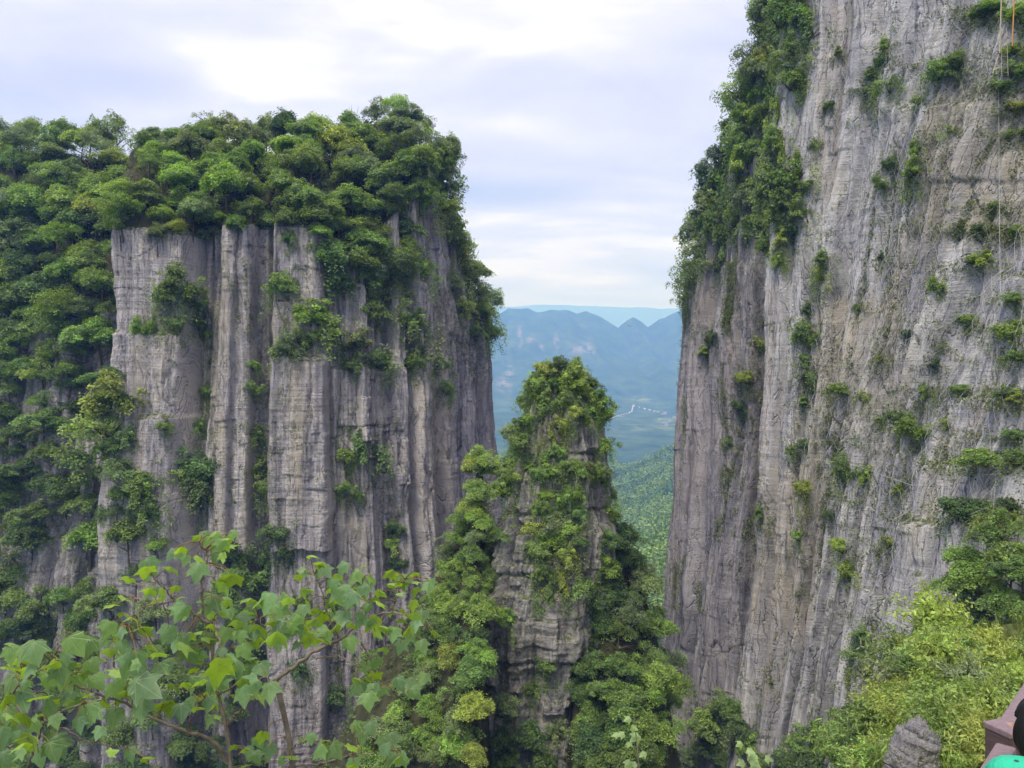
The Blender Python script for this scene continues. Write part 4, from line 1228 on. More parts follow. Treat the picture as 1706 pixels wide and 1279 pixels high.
foot = lambda x, y: np.array([x, y, float(near_height(np.array(x), np.array(y))) - .1])
g1, g2, g3 = foot(-1.12, 3.0), foot(-.86, 3.2), foot(-2.2, 2.6)
MAPLES = [
    ("slender maple sapling with branches reaching up and left in front of the gully", [
        ([g1] + B_([(80, 1400), (70, 1170), (60, 1060), (30, 950), (-20, 860), (-30, 760), (-10, 640), (0, 575), (-20, 540)], 3.0, 3.0), .020, .008),
        (B_([(60, 1060), (100, 1010), (130, 985), (160, 900)], 3.0, 2.9), .010, .004),
        (A_([(1160, 1260), (1100, 1160), (1020, 1100), (960, 1110), (880, 1060), (780, 1030), (640, 945), (500, 900), (400, 870), (330, 800), (290, 740)], 3.0, 2.6), .011, .004),
        (A_([(1098, 580), (1040, 530), (960, 470), (890, 430), (830, 360), (770, 300)], 3.0, 2.8), .008, .003),
        (A_([(890, 430), (800, 445), (740, 455), (700, 420)], 2.9, 2.85), .005, .0025),
        (A_([(740, 455), (690, 520), (650, 550)], 2.87, 2.8), .004, .002),
        (A_([(1035, 525), (1030, 430), (1022, 330), (1060, 200), (1010, 130)], 2.98, 2.9), .007, .003),
        (A_([(1098, 580), (1120, 640), (1105, 710), (1080, 800)], 3.0, 2.8), .007, .003),
        (B_([(0, 575), (60, 580), (160, 550), (240, 510), (330, 450)], 3.0, 2.95), .006, .003),
        (B_([(20, 700), (110, 660), (210, 610), (330, 560), (430, 540)], 3.0, 2.9), .006, .003),
        (B_([(20, 900), (130, 850), (250, 820)], 3.0, 2.8), .005, .003),
        (A_([(960, 1110), (970, 1000), (1040, 920)], 2.9, 2.8), .005, .002),
    ]),
    ("maple sapling with a mossy trunk and a long dark bough stretching right", [
        ([g2] + B_([(400, 1400), (385, 1170), (345, 1000), (300, 830)], 3.2, 3.2), .026, .014),
        (B_([(300, 830), (360, 790), (430, 740), (510, 680), (560, 655), (630, 630), (700, 570), (760, 530), (830, 500), (890, 490), (960, 500), (1050, 520)], 3.2, 3.2), .013, .003),
        (B_([(890, 490), (910, 430), (935, 370), (960, 320)], 3.2, 3.15), .005, .002),
        (B_([(490, 715), (560, 718), (620, 710), (690, 745), (760, 770), (820, 880)], 3.2, 3.1), .005, .002),
        (B_([(630, 630), (600, 560), (560, 480), (540, 380), (500, 300)], 3.2, 3.15), .006, .002),
        (B_([(560, 655), (640, 560), (700, 430), (740, 330)], 3.2, 3.1), .005, .002),
        (B_([(370, 1190), (410, 1160), (470, 1140), (560, 1150)], 3.2, 3.0), .005, .002),
        (B_([(760, 530), (850, 560), (950, 565), (1050, 620)], 3.2, 3.1), .005, .002),
        (B_([(400, 1270), (520, 1260), (640, 1230), (700, 1205), (800, 1205), (900, 1190)], 3.2, 3.0), .006, .002),
        (B_([(300, 830), (330, 880), (280, 900)], 3.2, 3.1), .005, .003),
        (B_([(735, 640), (770, 700), (790, 740)], 3.15, 3.1), .004, .002),
    ]),
    ("maple sapling crowding the lower corner with broad bluish leaves", [
        ([g3] + A_([(-260, 1500), (-150, 1350), (0, 1210), (120, 1120), (230, 1040), (300, 960), (420, 965), (520, 930)], 2.6, 2.5), .014, .004),
        (A_([(-150, 1350), (-60, 1100), (40, 960), (110, 830), (200, 790), (280, 700)], 2.6, 2.5), .009, .003),
        (A_([(90, 1420), (140, 1279), (180, 1160), (230, 1040)], 2.6, 2.5), .008, .004),
        (A_([(110, 830), (150, 870), (190, 900)], 2.55, 2.5), .004, .002),
        (A_([(230, 1040), (330, 1080), (420, 1140), (540, 1160), (640, 1180)], 2.5, 2.6), .005, .002),
    ]),
]
MAPLE_LEAF = leaf_material("maple_leaf", ((0.170, 0.300, 0.165), (0.32, 0.48, 0.045)), trans=.45, rough=.38, spec=.5, var=.28, attr="young")
nt = MAPLE_LEAF.node_tree
ax_, ay_ = nd(nt, "Attribute", attribute_name="across").outputs["Fac"], nd(nt, "Attribute", attribute_name="lengthwise").outputs["Fac"]
ang = mth(nt, "ARCTAN2", mth(nt, "ABSOLUTE", ax_), mth(nt, "ADD", ay_, .02))
rad_ = mth(nt, "SQRT", mth(nt, "ADD", mth(nt, "MULTIPLY", ax_, ax_), mth(nt, "MULTIPLY", ay_, ay_)))
vein = None
for a0 in (0.0, .82, 1.38):
    dd = mth(nt, "MULTIPLY", mth(nt, "ABSOLUTE", mth(nt, "SUBTRACT", ang, a0)), rad_)
    one = ramp(nt, dd, [(.008, (1, 1, 1)), (.030, (0, 0, 0))])
    vein = one if vein is None else mth(nt, "MAXIMUM", vein, one)
tcl = nt.nodes.new("ShaderNodeTexCoord")
blot = ramp(nt, noise(nt, tcl.outputs["Object"], 38, 4, .65), [(.32, (.70, .74, .62)), (.5, (1, 1, 1)), (.72, (1.15, 1.12, 1.1))])
for n_ in list(nt.nodes):
    if n_.bl_idname == "ShaderNodeBsdfPrincipled":
        src = n_.inputs["Base Color"].links[0].from_socket
        nt.links.new(mix(nt, mth(nt, "MULTIPLY", vein, .5), mix(nt, 1.0, src, blot, "MULTIPLY"), (.38, .50, .25)), n_.inputs["Base Color"])
        bmp = nd(nt, "Bump", Strength=.5, Distance=.003)
        nt.links.new(vein, bmp.inputs["Height"])
        nt.links.new(bmp.outputs[0], n_.inputs["Normal"])
STALK = plain("leaf_stalk", (0.20, 0.14, 0.06), .7, .3, .2, 20)
MAPLE_BARK = plain("maple_bark", (0.20, 0.165, 0.135), .9, .2, .5, 30, None, .003)
rng = np.random.RandomState(9)
nodes = []
for ti, (lab, br) in enumerate(MAPLES):
    for bi, (pts, r0, r1) in enumerate(br):
        p = smooth_path(pts, 40)
        br[bi] = (p, r0, r1)
        st = 16 if bi == 0 and ti < 2 else 2
        nodes += [(ti, *q) for q in p[st:]]
nodes = np.array(nodes)
extra = []
for (x, y, s, d) in LEAVES:
    for _ in range(rng.choice([0, 1, 2], p=[.35, .5, .15])):
        extra.append((x + rng.normal() * 16, y + rng.normal() * 13, s * rng.uniform(.6, .95), rng.choice(["y", "b", "d"], p=[.6, .32, .08])))
LEAVES = [(x, y, s * .8, d) for x, y, s, d in LEAVES] + extra
per = {0: [], 1: [], 2: []}
npx = CX + nodes[:, 1] / nodes[:, 2] * F
npy = CY - nodes[:, 3] / nodes[:, 2] * F
for (x, y, s, d) in LEAVES:
    k = np.argmin((npx - x) ** 2 + (npy - (y - s * .45)) ** 2)
    per[int(nodes[k, 0])].append((x, y, s, d, nodes[k, 1:4]))
for ti, (lab, br) in enumerate(MAPLES):
    base = br[0][0][0]
    root = thing("maple_sapling", lab, "tree", (0, 0, 0), "maple saplings")
    V, Fq = tubes([(br[0][0], np.linspace(br[0][1] * .75, br[0][2] * .75, 40))], 8)
    obj("trunk", mesh_np("trunk", V, Fq, [MAPLE_BARK]), root)
    for (p, r0, r1) in br[1:]:
        p = p + rng.normal(size=p.shape) * .0025
        V, Fq = tubes([(p, np.linspace(r0 * .72, r1 * .72, 40))], 7)
        obj("branch", mesh_np("branch", V, Fq, [MAPLE_BARK]), root)
    V, T, yo, lxy, o_, pet = [], [], [], [], 0, []
    for (x, y, s, d, q) in per[ti]:
        Y = q[1] + rng.uniform(-.22, .12)
        size = s / F * Y * (1.0 if d == "b" else 1.0)
        if d == "y":
            tip = np.array([rng.normal() * .75, rng.uniform(-.1, .9), rng.uniform(-.75, .1)])
            nrm = np.array([rng.normal() * .35, rng.uniform(-.1, .8), .75])
            young = rng.uniform(.45, 1)
        else:
            tip = np.array([rng.normal() * .45, rng.uniform(-.55, .0), -.85])
            nrm = np.array([rng.normal() * .3, rng.uniform(-1.0, -.55), rng.uniform(.45, .9)])
            young = rng.uniform(0, .3) if d == "b" else rng.uniform(0, .1)
        cen = W(x, y, Y)
        tn = tip / np.linalg.norm(tip)
        bs = cen - tn * size * .45
        v, t, lp = maple_leaf(bs, tip, nrm, size, rng)
        V.append(v)
        T.append(t + o_)
        o_ += len(v)
        yo.append(np.full(len(v), young))
        lxy.append(lp)
        mid = (bs + q) / 2 + np.array([0, 0, .012])
        pet.append((smooth_path([q, mid, bs - tn * size * .02, bs + tn * size * .25], 8), np.linspace(.0022, .0011, 8)))
    v, fq = tubes(pet, 4)
    t = np.concatenate([fq[:, [0, 1, 2]], fq[:, [0, 2, 3]]])
    nl = sum(len(q) for q in T)
    me = mesh_np("foliage", np.concatenate(V + [v]), np.concatenate(T + [t + o_]), [MAPLE_LEAF, STALK], True, {"young": np.concatenate(yo + [np.zeros(len(v))]), "across": np.concatenate([q[:, 0] for q in lxy] + [np.zeros(len(v))]), "lengthwise": np.concatenate([q[:, 1] for q in lxy] + [np.zeros(len(v))])})
    me.polygons.foreach_set("material_index", np.r_[np.zeros(nl, np.int32), np.ones(len(t), np.int32)])
    obj("foliage", me, root)

# two small seedlings at the bottom edge
for (pts, lv, lab) in (([(1068, 1300), (1064, 1250), (1058, 1220), (1056, 1194)], [(1050, 1196, 9), (1064, 1224, 12), (1040, 1222, 9), (1052, 1210, 8), (1074, 1252, 9), (1050, 1268, 11), (1060, 1272, 9), (1048, 1236, 8), (1030, 1222, 8)], "spindly pale-stemmed seedling in front of the dark forest slope"),
                       ([(1262, 1310), (1258, 1270), (1246, 1246), (1236, 1237)], [(1236, 1238, 8), (1245, 1248, 9), (1258, 1256, 12), (1262, 1266, 10), (1250, 1262, 11), (1266, 1276, 12), (1240, 1270, 9), (1275, 1262, 9)], "small seedling with round pale leaves at the foot of the tall wall's view")):
    root = thing("seedling", lab, "plant", (0, 0, 0), "seedlings at the lower edge")
    Y = 5.0
    p = [W(x, y, Y) for x, y in pts]
    p0 = p[0].copy()
    p0[2] = float(near_height(np.array(p0[0]), np.array(Y)))
    pth = smooth_path([p0] + p, 24)
    V, Fq = tubes([(pth, np.linspace(.012, .003, 24))], 6)
    obj("stem", mesh_np("stem", V, Fq, [MAPLE_BARK]), root)
    V, T, o_ = [], [], 0
    for (x, y, s) in lv:
        c = W(x, y, Y + rng.uniform(-.1, .1))
        v, t, _ = maple_leaf(c, np.array([rng.normal(), -.3, -.2]), np.array([rng.normal() * .3, -.6, .8]), s * 1.3 / F * Y, rng)
        V.append(v)
        T.append(t + o_)
        o_ += len(v)
    V = np.concatenate(V)
    obj("foliage", mesh_np("foliage", V, np.concatenate(T), [MAPLE_LEAF], True, {"young": np.full(len(V), .55)}), root)

# ------------------------------------------------------------------ wooden railing, walkway and a child
def box_mesh(name, c, size, rotz=0, bevel=.006, mats=(), tilt=0):
    bm = bmesh.new()
    bmesh.ops.create_cube(bm, size=1)
    bmesh.ops.scale(bm, vec=size, verts=bm.verts)
    bmesh.ops.bevel(bm, geom=bm.edges[:], offset=bevel, segments=2, affect="EDGES", profile=.6)
    bmesh.ops.transform(bm, matrix=Matrix.Translation(c) @ Matrix.Rotation(rotz, 4, "Z") @ Matrix.Rotation(tilt, 4, "Y"), verts=bm.verts)
    me = bpy.data.meshes.new(name)
    bm.to_mesh(me)
    bm.free()
    for m_ in mats:
        me.materials.append(m_)
    return me


WOOD = plain("stained_timber", (0.085, 0.055, 0.06), .6, .4, .4, 14, (1, 1, 8), .003)
WOODL = plain("sun_bleached_timber", (0.20, 0.145, 0.158), .65, .4, .25, 16, (6, 6, 1), .002)
REDP = plain("red_paint", (0.30, 0.075, 0.062), .55, .4, .15, 8)
rail = thing("wooden_railing", "brown timber railing with a square post beside the walkway", "railing")
dirx, diry = math.cos(R(47)), math.sin(R(47))
px0, py0, zr = 1.418, 2.2, -.985
obj("post", box_mesh("post", (px0, py0, zr - .60), (.078, .078, 1.19), R(20), .006, [WOOD]), rail)
obj("post_cap", box_mesh("post_cap", (px0, py0, zr - .001), (.084, .084, .018), R(20), .004, [WOODL]), rail)
obj("top_rail", box_mesh("top_rail", (px0 + dirx * .86 + .02, py0 + diry * .86, zr - .022), (1.64, .085, .05), R(47), .008, [WOODL]), rail)
obj("lower_rail", box_mesh("lower_rail", (px0 - dirx * .9 - .012, py0 - diry * .9 - .03, zr - .045), (1.72, .05, .05), R(47), .008, [WOODL]), rail)
obj("rail_board", box_mesh("rail_board", (px0 - dirx * .9 + .012, py0 - diry * .9 - .052, zr - .118), (1.72, .02, .10), R(47), .004, [REDP]), rail)
obj("bottom_rail", box_mesh("bottom_rail", (px0 + dirx * .86 + .02, py0 + diry * .86, zr - .80), (1.64, .05, .07), R(47), .008, [WOOD]), rail)
obj("post", box_mesh("post", (px0 + dirx * 1.72 + .02, py0 + diry * 1.72, zr - .60), (.078, .078, 1.19), R(20), .006, [WOOD]), rail)
obj("post", box_mesh("post", (px0 - dirx * 1.8, py0 - diry * 1.8, zr - .66), (.078, .078, 1.06), R(20), .006, [WOOD]), rail)
pv = [(px0 - dirx * 4 + .1, py0 - diry * 4 - .1), (px0 + dirx * 4 + .1, py0 + diry * 4 - .1), (px0 + dirx * 4 + 2.2, py0 + diry * 4 - 2.2), (px0 - dirx * 4 + 2.2, py0 - diry * 4 - 2.2)]
pv = np.array([(a, b, -2.165) for a, b in pv] + [(a, b, -2.9) for a, b in pv])
wk = obj("walkway", mesh_np("walkway", pv, np.array([(0, 1, 2, 3), (0, 4, 5, 1), (1, 5, 6, 2), (2, 6, 7, 3), (3, 7, 4, 0)]), [plain("concrete", (.33, .32, .3), .9, .2, .2, 5)], False))
tag(wk, None, None, None, "structure")

# child in a teal shirt, standing at the railing with back to us
SKIN = plain("skin", (.42, .26, .19), .55, .35, .08, 12)
HAIR = plain("black_hair", (.009, .008, .008), .42, .4, .4, 40, (1, 1, .15), .002)
m, nt, out = mat("teal_shirt_cloth")
tc = nt.nodes.new("ShaderNodeTexCoord")
vo = nt.nodes.new("ShaderNodeTexVoronoi")
vo.inputs["Scale"].default_value = 27
nt.links.new(tc.outputs["Object"], vo.inputs["Vector"])
c = mix(nt, ramp(nt, vo.outputs["Distance"], [(.20, (1, 1, 1)), (.25, (0, 0, 0))]), (.02, .42, .25), (.01, .06, .06))
p = nd(nt, "BsdfPrincipled", Roughness=.85)
fold = nd(nt, "Bump", Strength=.9, Distance=.02)
nt.links.new(noise(nt, tc.outputs["Object"], 11, 3, .5, 1.2, (1, 1, 2.2)), fold.inputs["Height"])
nt.links.new(fold.outputs[0], p.inputs["Normal"])
nt.links.new(c, p.inputs["Base Color"])
nt.links.new(p.outputs[0], out.inputs[0])
TEAL = m
TROUS = plain("navy_cloth", (.03, .035, .06), .85, .2, .2, 20)
hx_, hy_, hz_ = (1766 - CX) / F * 1.92, 1.92, (CY - 1234) / F * 1.92      # head centre
fl = -2.165


def skinned(name, pts, edges, radii, mats, parent, sub=2):
    me = bpy.data.meshes.new(name)
    me.from_pydata(pts, edges, [])
    me.update()
    o = obj(name, me, parent)
    sk = o.modifiers.new("skin", "SKIN")
    for v, r in zip(me.skin_vertices[0].data, radii):
        v.radius = r if isinstance(r, tuple) else (r, r)
    me.skin_vertices[0].data[0].use_root = True
    sk.use_smooth_shade = True
    sb = o.modifiers.new("subd", "SUBSURF")
    sb.levels = sb.render_levels = sub
    for m_ in mats:
        me.materials.append(m_)
    return o


person = thing("person", "person with black hair in a dark-spotted teal shirt at the railing", "person", (hx_, hy_, fl))
H = hz_ - fl            # head centre above the floor
yaw = 0.0
person.rotation_euler = (0, 0, yaw)
sh, hp = H - .045, H - .55
pts, edges, rad = [], [], []


def add(p, r, to=None):
    pts.append(p)
    rad.append(r)
    if to is not None:
        edges.append((to, len(pts) - 1))
    return len(pts) - 1


pel = add((0, -.05, hp), (.10, .075))
wst = add((0, -.09, hp + .17), (.088, .065), pel)
che = add((0, -.10, sh - .06), (.105, .07), wst)
nk0 = add((0, -.055, sh + .03), (.045, .042), che)
nk1 = add((0, -.025, sh + .045), (.040, .040), nk0)
hd0 = add((0, .02, H - .055), (.062, .07), nk1)
hd1 = add((0, .01, H + .02), (.078, .092), hd0)
hd2 = add((0, .0, H + .085), (.05, .06), hd1)
nose = add((0, .115, H - .035), .012, hd0)
for s in (-1, 1):
    ear = add((s * .082, 0, H - .02), (.012, .02), hd1)
    sj = add((s * .135, -.07, sh), .042, che)
    el = add((s * .17, .02, sh - .20), .031, sj)
    wr = add((s * .15, .15, sh - .30), .021, el)
    pa = add((s * .145, .20, sh - .305), (.026, .014), wr)
    for f in range(4):
        a = add((s * .145 + (f - 1.5) * .014, .235, sh - .305 + (.004 if f in (1, 2) else 0)), .0075, pa)
        b = add((s * .145 + (f - 1.5) * .015, .255 + (.006 if f in (1, 2) else 0), sh - .325), .0065, a)
    t1 = add((s * .145 - s * .03, .21, sh - .315), .008, pa)
    add((s * .145 - s * .04, .225, sh - .33), .007, t1)
    hj = add((s * .062, -.04, hp - .05), .066, pel)
    kn = add((s * .065, .015, .34), .044, hj)
    an = add((s * .068, -.01, .065), .028, kn)
    toe = add((s * .075, .09, .03), (.03, .022), an)
body = skinned("body", pts, edges, rad, [SKIN], person)
# hair: a cap of thick strands hugging the skull
bm = bmesh.new()
bmesh.ops.create_uvsphere(bm, u_segments=64, v_segments=40, radius=1)
dele = []
for v in bm.verts:
    x, y, z = v.co
    j = 1 + .025 * math.sin(math.atan2(y, x) * 26 + z * 5) + .015 * math.sin(math.atan2(y, x) * 61)
    if y > .45 and z < .25 or z < -.75:
        dele.append(v)
    v.co = (x * .103 * j, y * .112 * j - .008, z * .112 * j + H + .01)
bmesh.ops.delete(bm, geom=dele, context="VERTS")
me = bpy.data.meshes.new("hair")
bm.to_mesh(me)
bm.free()
me.materials.append(HAIR)
for q in me.polygons:
    q.use_smooth = True
o = obj("hair", me, person)
so = o.modifiers.new("solid", "SOLIDIFY")
so.thickness = .012
# eyes and mouth
bm = bmesh.new()
for s in (-1, 1):
    bmesh.ops.create_uvsphere(bm, u_segments=12, v_segments=8, radius=.010, matrix=Matrix.Translation((s * .032, .098, H - .012)))
me = bpy.data.meshes.new("eyes")
bm.to_mesh(me)
bm.free()
me.materials.append(plain("dark_eye", (.03, .02, .015), .2, .5, .1))
obj("eyes", me, person)
shirt = skinned("shirt", [(0, -.05, hp - .03), (0, -.09, hp + .17), (0, -.10, sh - .06), (0, -.06, sh + .02), (-.165, -.05, sh - .005), (-.19, -.02, sh - .12), (.14, -.07, sh - .005), (.168, -.03, sh - .12)],
                [(0, 1), (1, 2), (2, 3), (2, 4), (4, 5), (2, 6), (6, 7)], [(.115, .09), (.105, .082), (.122, .086), (.062, .056), .056, .052, .056, .052], [TEAL], person)
skinned("trousers", [(0, -.05, hp), (-.064, -.04, hp - .06), (-.066, .012, .34), (-.068, -.008, .09), (.064, -.04, hp - .06), (.066, .012, .34), (.068, -.008, .09)], [(0, 1), (1, 2), (2, 3), (0, 4), (4, 5), (5, 6)], [(.115, .09), .080, .058, .046, .080, .058, .046], [TROUS], person)
for s in (-1, 1):
    skinned("shoe", [(s * .068, -.035, .035), (s * .07, .02, .035), (s * .076, .10, .028)], [(0, 1), (1, 2)], [(.036, .034), (.04, .036), (.036, .026)], [plain("grey_shoe", (.2, .2, .22), .7)], person)

# ------------------------------------------------------------------ netting, cables, poles and ladder on the right wall
STEEL = plain("galvanised_wire", (.55, .56, .60), .5, .4, .1, 3)
fr = right.face
PXf, PYf = CX + fr[..., 0] / fr[..., 1] * F, CY - fr[..., 2] / fr[..., 1] * F


def wall_point(s_, z_, lift):
    j = np.clip(np.searchsorted(right.s, s_), 0, len(right.s) - 1)
    zcol = fr[:, j, 2]
    i = np.clip(np.searchsorted(zcol, z_), 0, len(zcol) - 1)
    i0, i1, j0, j1 = max(i - 4, 0), min(i + 5, len(zcol)), max(j - 4, 0), min(j + 5, len(right.s))
    blk = fr[i0:i1, j0:j1].reshape(-1, 3)
    n = right.n[j]
    k = np.argmax(blk[:, 0] * n[0] + blk[:, 1] * n[1])
    dep = blk[k, 0] * n[0] + blk[k, 1] * n[1]
    b = fr[i, j]
    cur = b[0] * n[0] + b[1] * n[1]
    return np.array([b[0] + n[0] * (dep - cur + lift), b[1] + n[1] * (dep - cur + lift), b[2]])


s0 = float(np.interp(1352, right.pxc, right.s))
s1 = float(np.interp(1700, right.pxc, right.s))
paths = []
step = 1.25
for sg in (1, -1):
    for c0 in np.arange(-70, 110, step):
        pts_ = []
        for z_ in np.arange(-18, 40, .8):
            s_ = s0 + (c0 + sg * z_ * .55)
            if s0 < s_ < s1:
                pts_.append(wall_point(s_, z_, .09))
        if len(pts_) > 4:
            paths.append((np.array(pts_), .012))
V, Fq = tubes(paths, 3)
tag(obj("rockfall_netting", mesh_np("rockfall_netting", V, Fq, [STEEL])), "fine diagonal wire netting draped over the tall pale wall", "netting")


def cable(pxy, r, lab, mtl=STEEL, name="steel_cable"):
    pts_ = []
    for (x, y) in pxy:
        h = hit(x, y, [1])
        pts_.append(h + np.array([-.35, -.15, 0]))
    p = smooth_path(pts_, 60)
    V, Fq = tubes([(p, r)], 5)
    return tag(obj(name, mesh_np(name, V, Fq, [mtl])), lab, "cable", "steel cables on the tall wall")


cable([(1668, 130), (1669, 300), (1671, 480), (1672, 640), (1664, 800), (1658, 870)], .018, "long upright steel cable hanging down the layered ledges of the tall wall")
cable([(1340, 600), (1420, 612), (1480, 606), (1560, 600)], .016, "thin level steel cable crossing the slanting ribs halfway up the tall wall")
cable([(1340, 762), (1420, 772), (1530, 810), (1600, 795), (1700, 786)], .016, "thin sagging steel cable crossing the ribs low on the tall wall")
cable([(1580, 505), (1640, 492), (1680, 440), (1700, 380)], .016, "thin slanting steel cable near the square ledge of the tall wall")
BAMBOO = plain("pale_bamboo", (.52, .44, .31), .6, .3, .2, 3, (1, 1, 6))
ORANGE = plain("orange_pole_paint", (.62, .30, .08), .5, .4, .15, 3)
hp_ = hit(1668, 110, [1])
Yp = hp_[1] - 1.6


def rod(name, a, b, r, mtl, parent=None, Y0=None):
    Y0 = Y0 or Yp
    V, Fq = tubes([(smooth_path([W(a[0], a[1], Y0), W(b[0], b[1], Y0)], 8), r)], 6)
    return obj(name, mesh_np(name, V, Fq, [mtl]), parent)


tag(rod("pole", (1670, -60), (1665.5, 88), .055, BAMBOO), "pale bamboo pole standing upright over the leafy ledge high on the wall", "pole", "poles high on the tall wall")
tag(rod("pole", (1692, -60), (1686.5, 76), .060, ORANGE), "orange-brown pole standing upright over the leafy ledge high on the wall", "pole", "poles high on the tall wall")
tag(rod("pole", (1664, 90), (1654, 122), .04, BAMBOO), "short pale pole propped aslant under the bamboo pole high on the wall", "pole", "poles high on the tall wall")
lad = thing("ladder", "thin pale ladder hanging beside the bamboo pole high on the wall", "ladder", (0, 0, 0))
rod("rail", (1667, 42), (1669, 126), .024, BAMBOO, lad)
rod("rail", (1677, 46), (1679.5, 126), .024, BAMBOO, lad)
for k in range(6):
    rod("rung", (1667 + k * .35, 54 + k * 13), (1677.2 + k * .4, 56 + k * 13), .018, BAMBOO, lad)

# ------------------------------------------------------------------ village, road, dead tree, bird
WHITE = plain("whitewash", (.36, .36, .36), .8, .2, .08, .3)
ROOF = plain("grey_roof_tiles", (.20, .19, .19), .8, .2, .2, .5)
rng = np.random.RandomState(3)
hn = 0
HLAB = ["topmost white house of the village beyond the gap", "white house on the village edge against the tall wall", "wide pale house in the upper row of the village", "small white house in the upper row of the village", "tall white house in the middle of the village", "long white house in the lower row of the village", "square white house in the lower row of the village", "lone white house below the village by the road", "white farmhouse standing alone on the valley floor by the pillar", "lowest white house of the village above the green hill"]
for (x, y, w, h) in ((1108, 690, 9, 5), (1124, 697, 9, 5), (1100, 699, 11, 4), (1116, 703, 7, 4), (1110, 709, 8, 6), (1122, 713, 11, 4), (1104, 717, 7, 4), (1090, 722, 8, 4), (1022, 692, 8, 3.5), (1096, 728, 9, 4)):
    Y = 2300.0
    for _ in range(30):
        X = (x - CX) / F * Y
        zg = ground_z(X, Y)
        tgt = CY - zg / Y * F
        Y = min(max(Y + (tgt - y) * 25, 1700), 2700)
    X = (x - CX) / F * Y
    zg = ground_z(X, Y)
    wm, hm, dm = .55 * w / F * Y, .6 * h / F * Y, .42 * w / F * Y
    root = thing("house", HLAB[hn], "house", (X, Y, zg - 1), "village houses in the far valley")
    hn += 1
    root.rotation_euler = (0, 0, rng.uniform(-.4, .4))
    bv = np.array([(a * wm / 2, b * dm / 2, c_) for c_ in (0, hm) for a, b in ((-1, -1), (1, -1), (1, 1), (-1, 1))])
    obj("wall", mesh_np("wall", bv, np.array([(0, 1, 5, 4), (1, 2, 6, 5), (2, 3, 7, 6), (3, 0, 4, 7)]), [WHITE], False), root)
    e_ = 1.08
    rv = np.array([(-wm / 2 * e_, -dm / 2 * e_, hm), (wm / 2 * e_, -dm / 2 * e_, hm), (wm / 2 * e_, dm / 2 * e_, hm), (-wm / 2 * e_, dm / 2 * e_, hm), (-wm / 2 * e_, 0, hm * 1.4), (wm / 2 * e_, 0, hm * 1.4)])
    obj("roof", mesh_np("roof", rv, np.array([(0, 1, 5, 4), (2, 3, 4, 5), (0, 3, 2, 1), (1, 2, 5, 5), (3, 0, 4, 4)][:3]), [ROOF], False), root)
    # windows on the side that looks up the gorge
    for q in (-.28, .0, .28):
        wv = np.array([(q * wm - wm * .06, -dm / 2 - .06, hm * .3), (q * wm + wm * .06, -dm / 2 - .06, hm * .3), (q * wm + wm * .06, -dm / 2 - .06, hm * .75), (q * wm - wm * .06, -dm / 2 - .06, hm * .75)])
        obj("window", mesh_np("window", wv, np.array([(0, 1, 2, 3)]), [ROOF], False), root)
rp = []
for (x, y) in ((1010, 700), (1030, 693), (1048, 689), (1062, 682), (1074, 668), (1082, 655)):
    Y = 2500.0
    for _ in range(40):
        X = (x - CX) / F * Y
        Y = min(max(Y + ((CY - ground_z(X, Y) / Y * F) - y) * 20, 1700), 3900)
    rp.append((X, Y))
rp = smooth_path([(a, b, 0) for a, b in rp], 120)
tg = np.gradient(rp, axis=0)
tg /= np.linalg.norm(tg, axis=1)[:, None]
pr = np.stack([-tg[:, 1], tg[:, 0]], 1) * 2.2
rv = []
for k in range(120):
    for s in (-1, 1):
        x, y = rp[k, 0] + s * pr[k, 0], rp[k, 1] + s * pr[k, 1]
        rv.append((x, y, ground_z(x, y) + 2.0))
tag(obj("road", mesh_np("road", np.array(rv), grid_faces(120, 2), [plain("pale_concrete_road", (.36, .35, .33), .9)])), None, None, None, "structure")
# bare dead tree on the skyline
h = next(q for q in (hit(588, y, [0]) for y in range(205, 420, 5)) if q is not None)
P_ = []
rng = np.random.RandomState(2)
for k in range(9):
    a = rng.uniform(-1, 1)
    e = np.array([a * 1.6, rng.uniform(-.5, .5), rng.uniform(4.5, 7.0)])
    P_.append((smooth_path([[0, 0, -.5], [a * .3, 0, 2.2], e], 10), np.linspace(.07, .018, 10)))
V, Fq = tubes(P_, 5)
tag(obj("dead_tree", mesh_np("dead_tree", V, Fq, [plain("dead_wood", (.16, .14, .14), .9)]), loc=tuple(h)), "bare leafless twigs of a dead tree poking above the wooded skyline", "tree")
# bird
bd_ = W(1050, 544, 150)
vb = np.array([(0, -.32, 0), (.07, -.1, .02), (0, .1, .06), (-.07, -.1, .02), (0, -.05, -.06), (0, .38, .02), (.1, .5, .02), (-.1, .5, .02), (.25, -.02, .18), (.62, .14, .46), (.22, .16, .12), (-.25, -.02, .18), (-.62, .14, .46), (-.22, .16, .12)], float)
tag(obj("bird", mesh_np("bird", vb, np.array([(0, 1, 2), (0, 2, 3), (0, 4, 1), (0, 3, 4), (1, 4, 5), (3, 5, 4), (1, 5, 2), (3, 2, 5), (5, 6, 7), (1, 8, 10), (8, 9, 10), (2, 1, 10), (3, 13, 11), (11, 13, 12), (2, 13, 3)]), [plain("dark_feathers", (.02, .02, .022), .8)], False), loc=tuple(bd_)), "small dark bird gliding in front of the blue mountains", "bird")

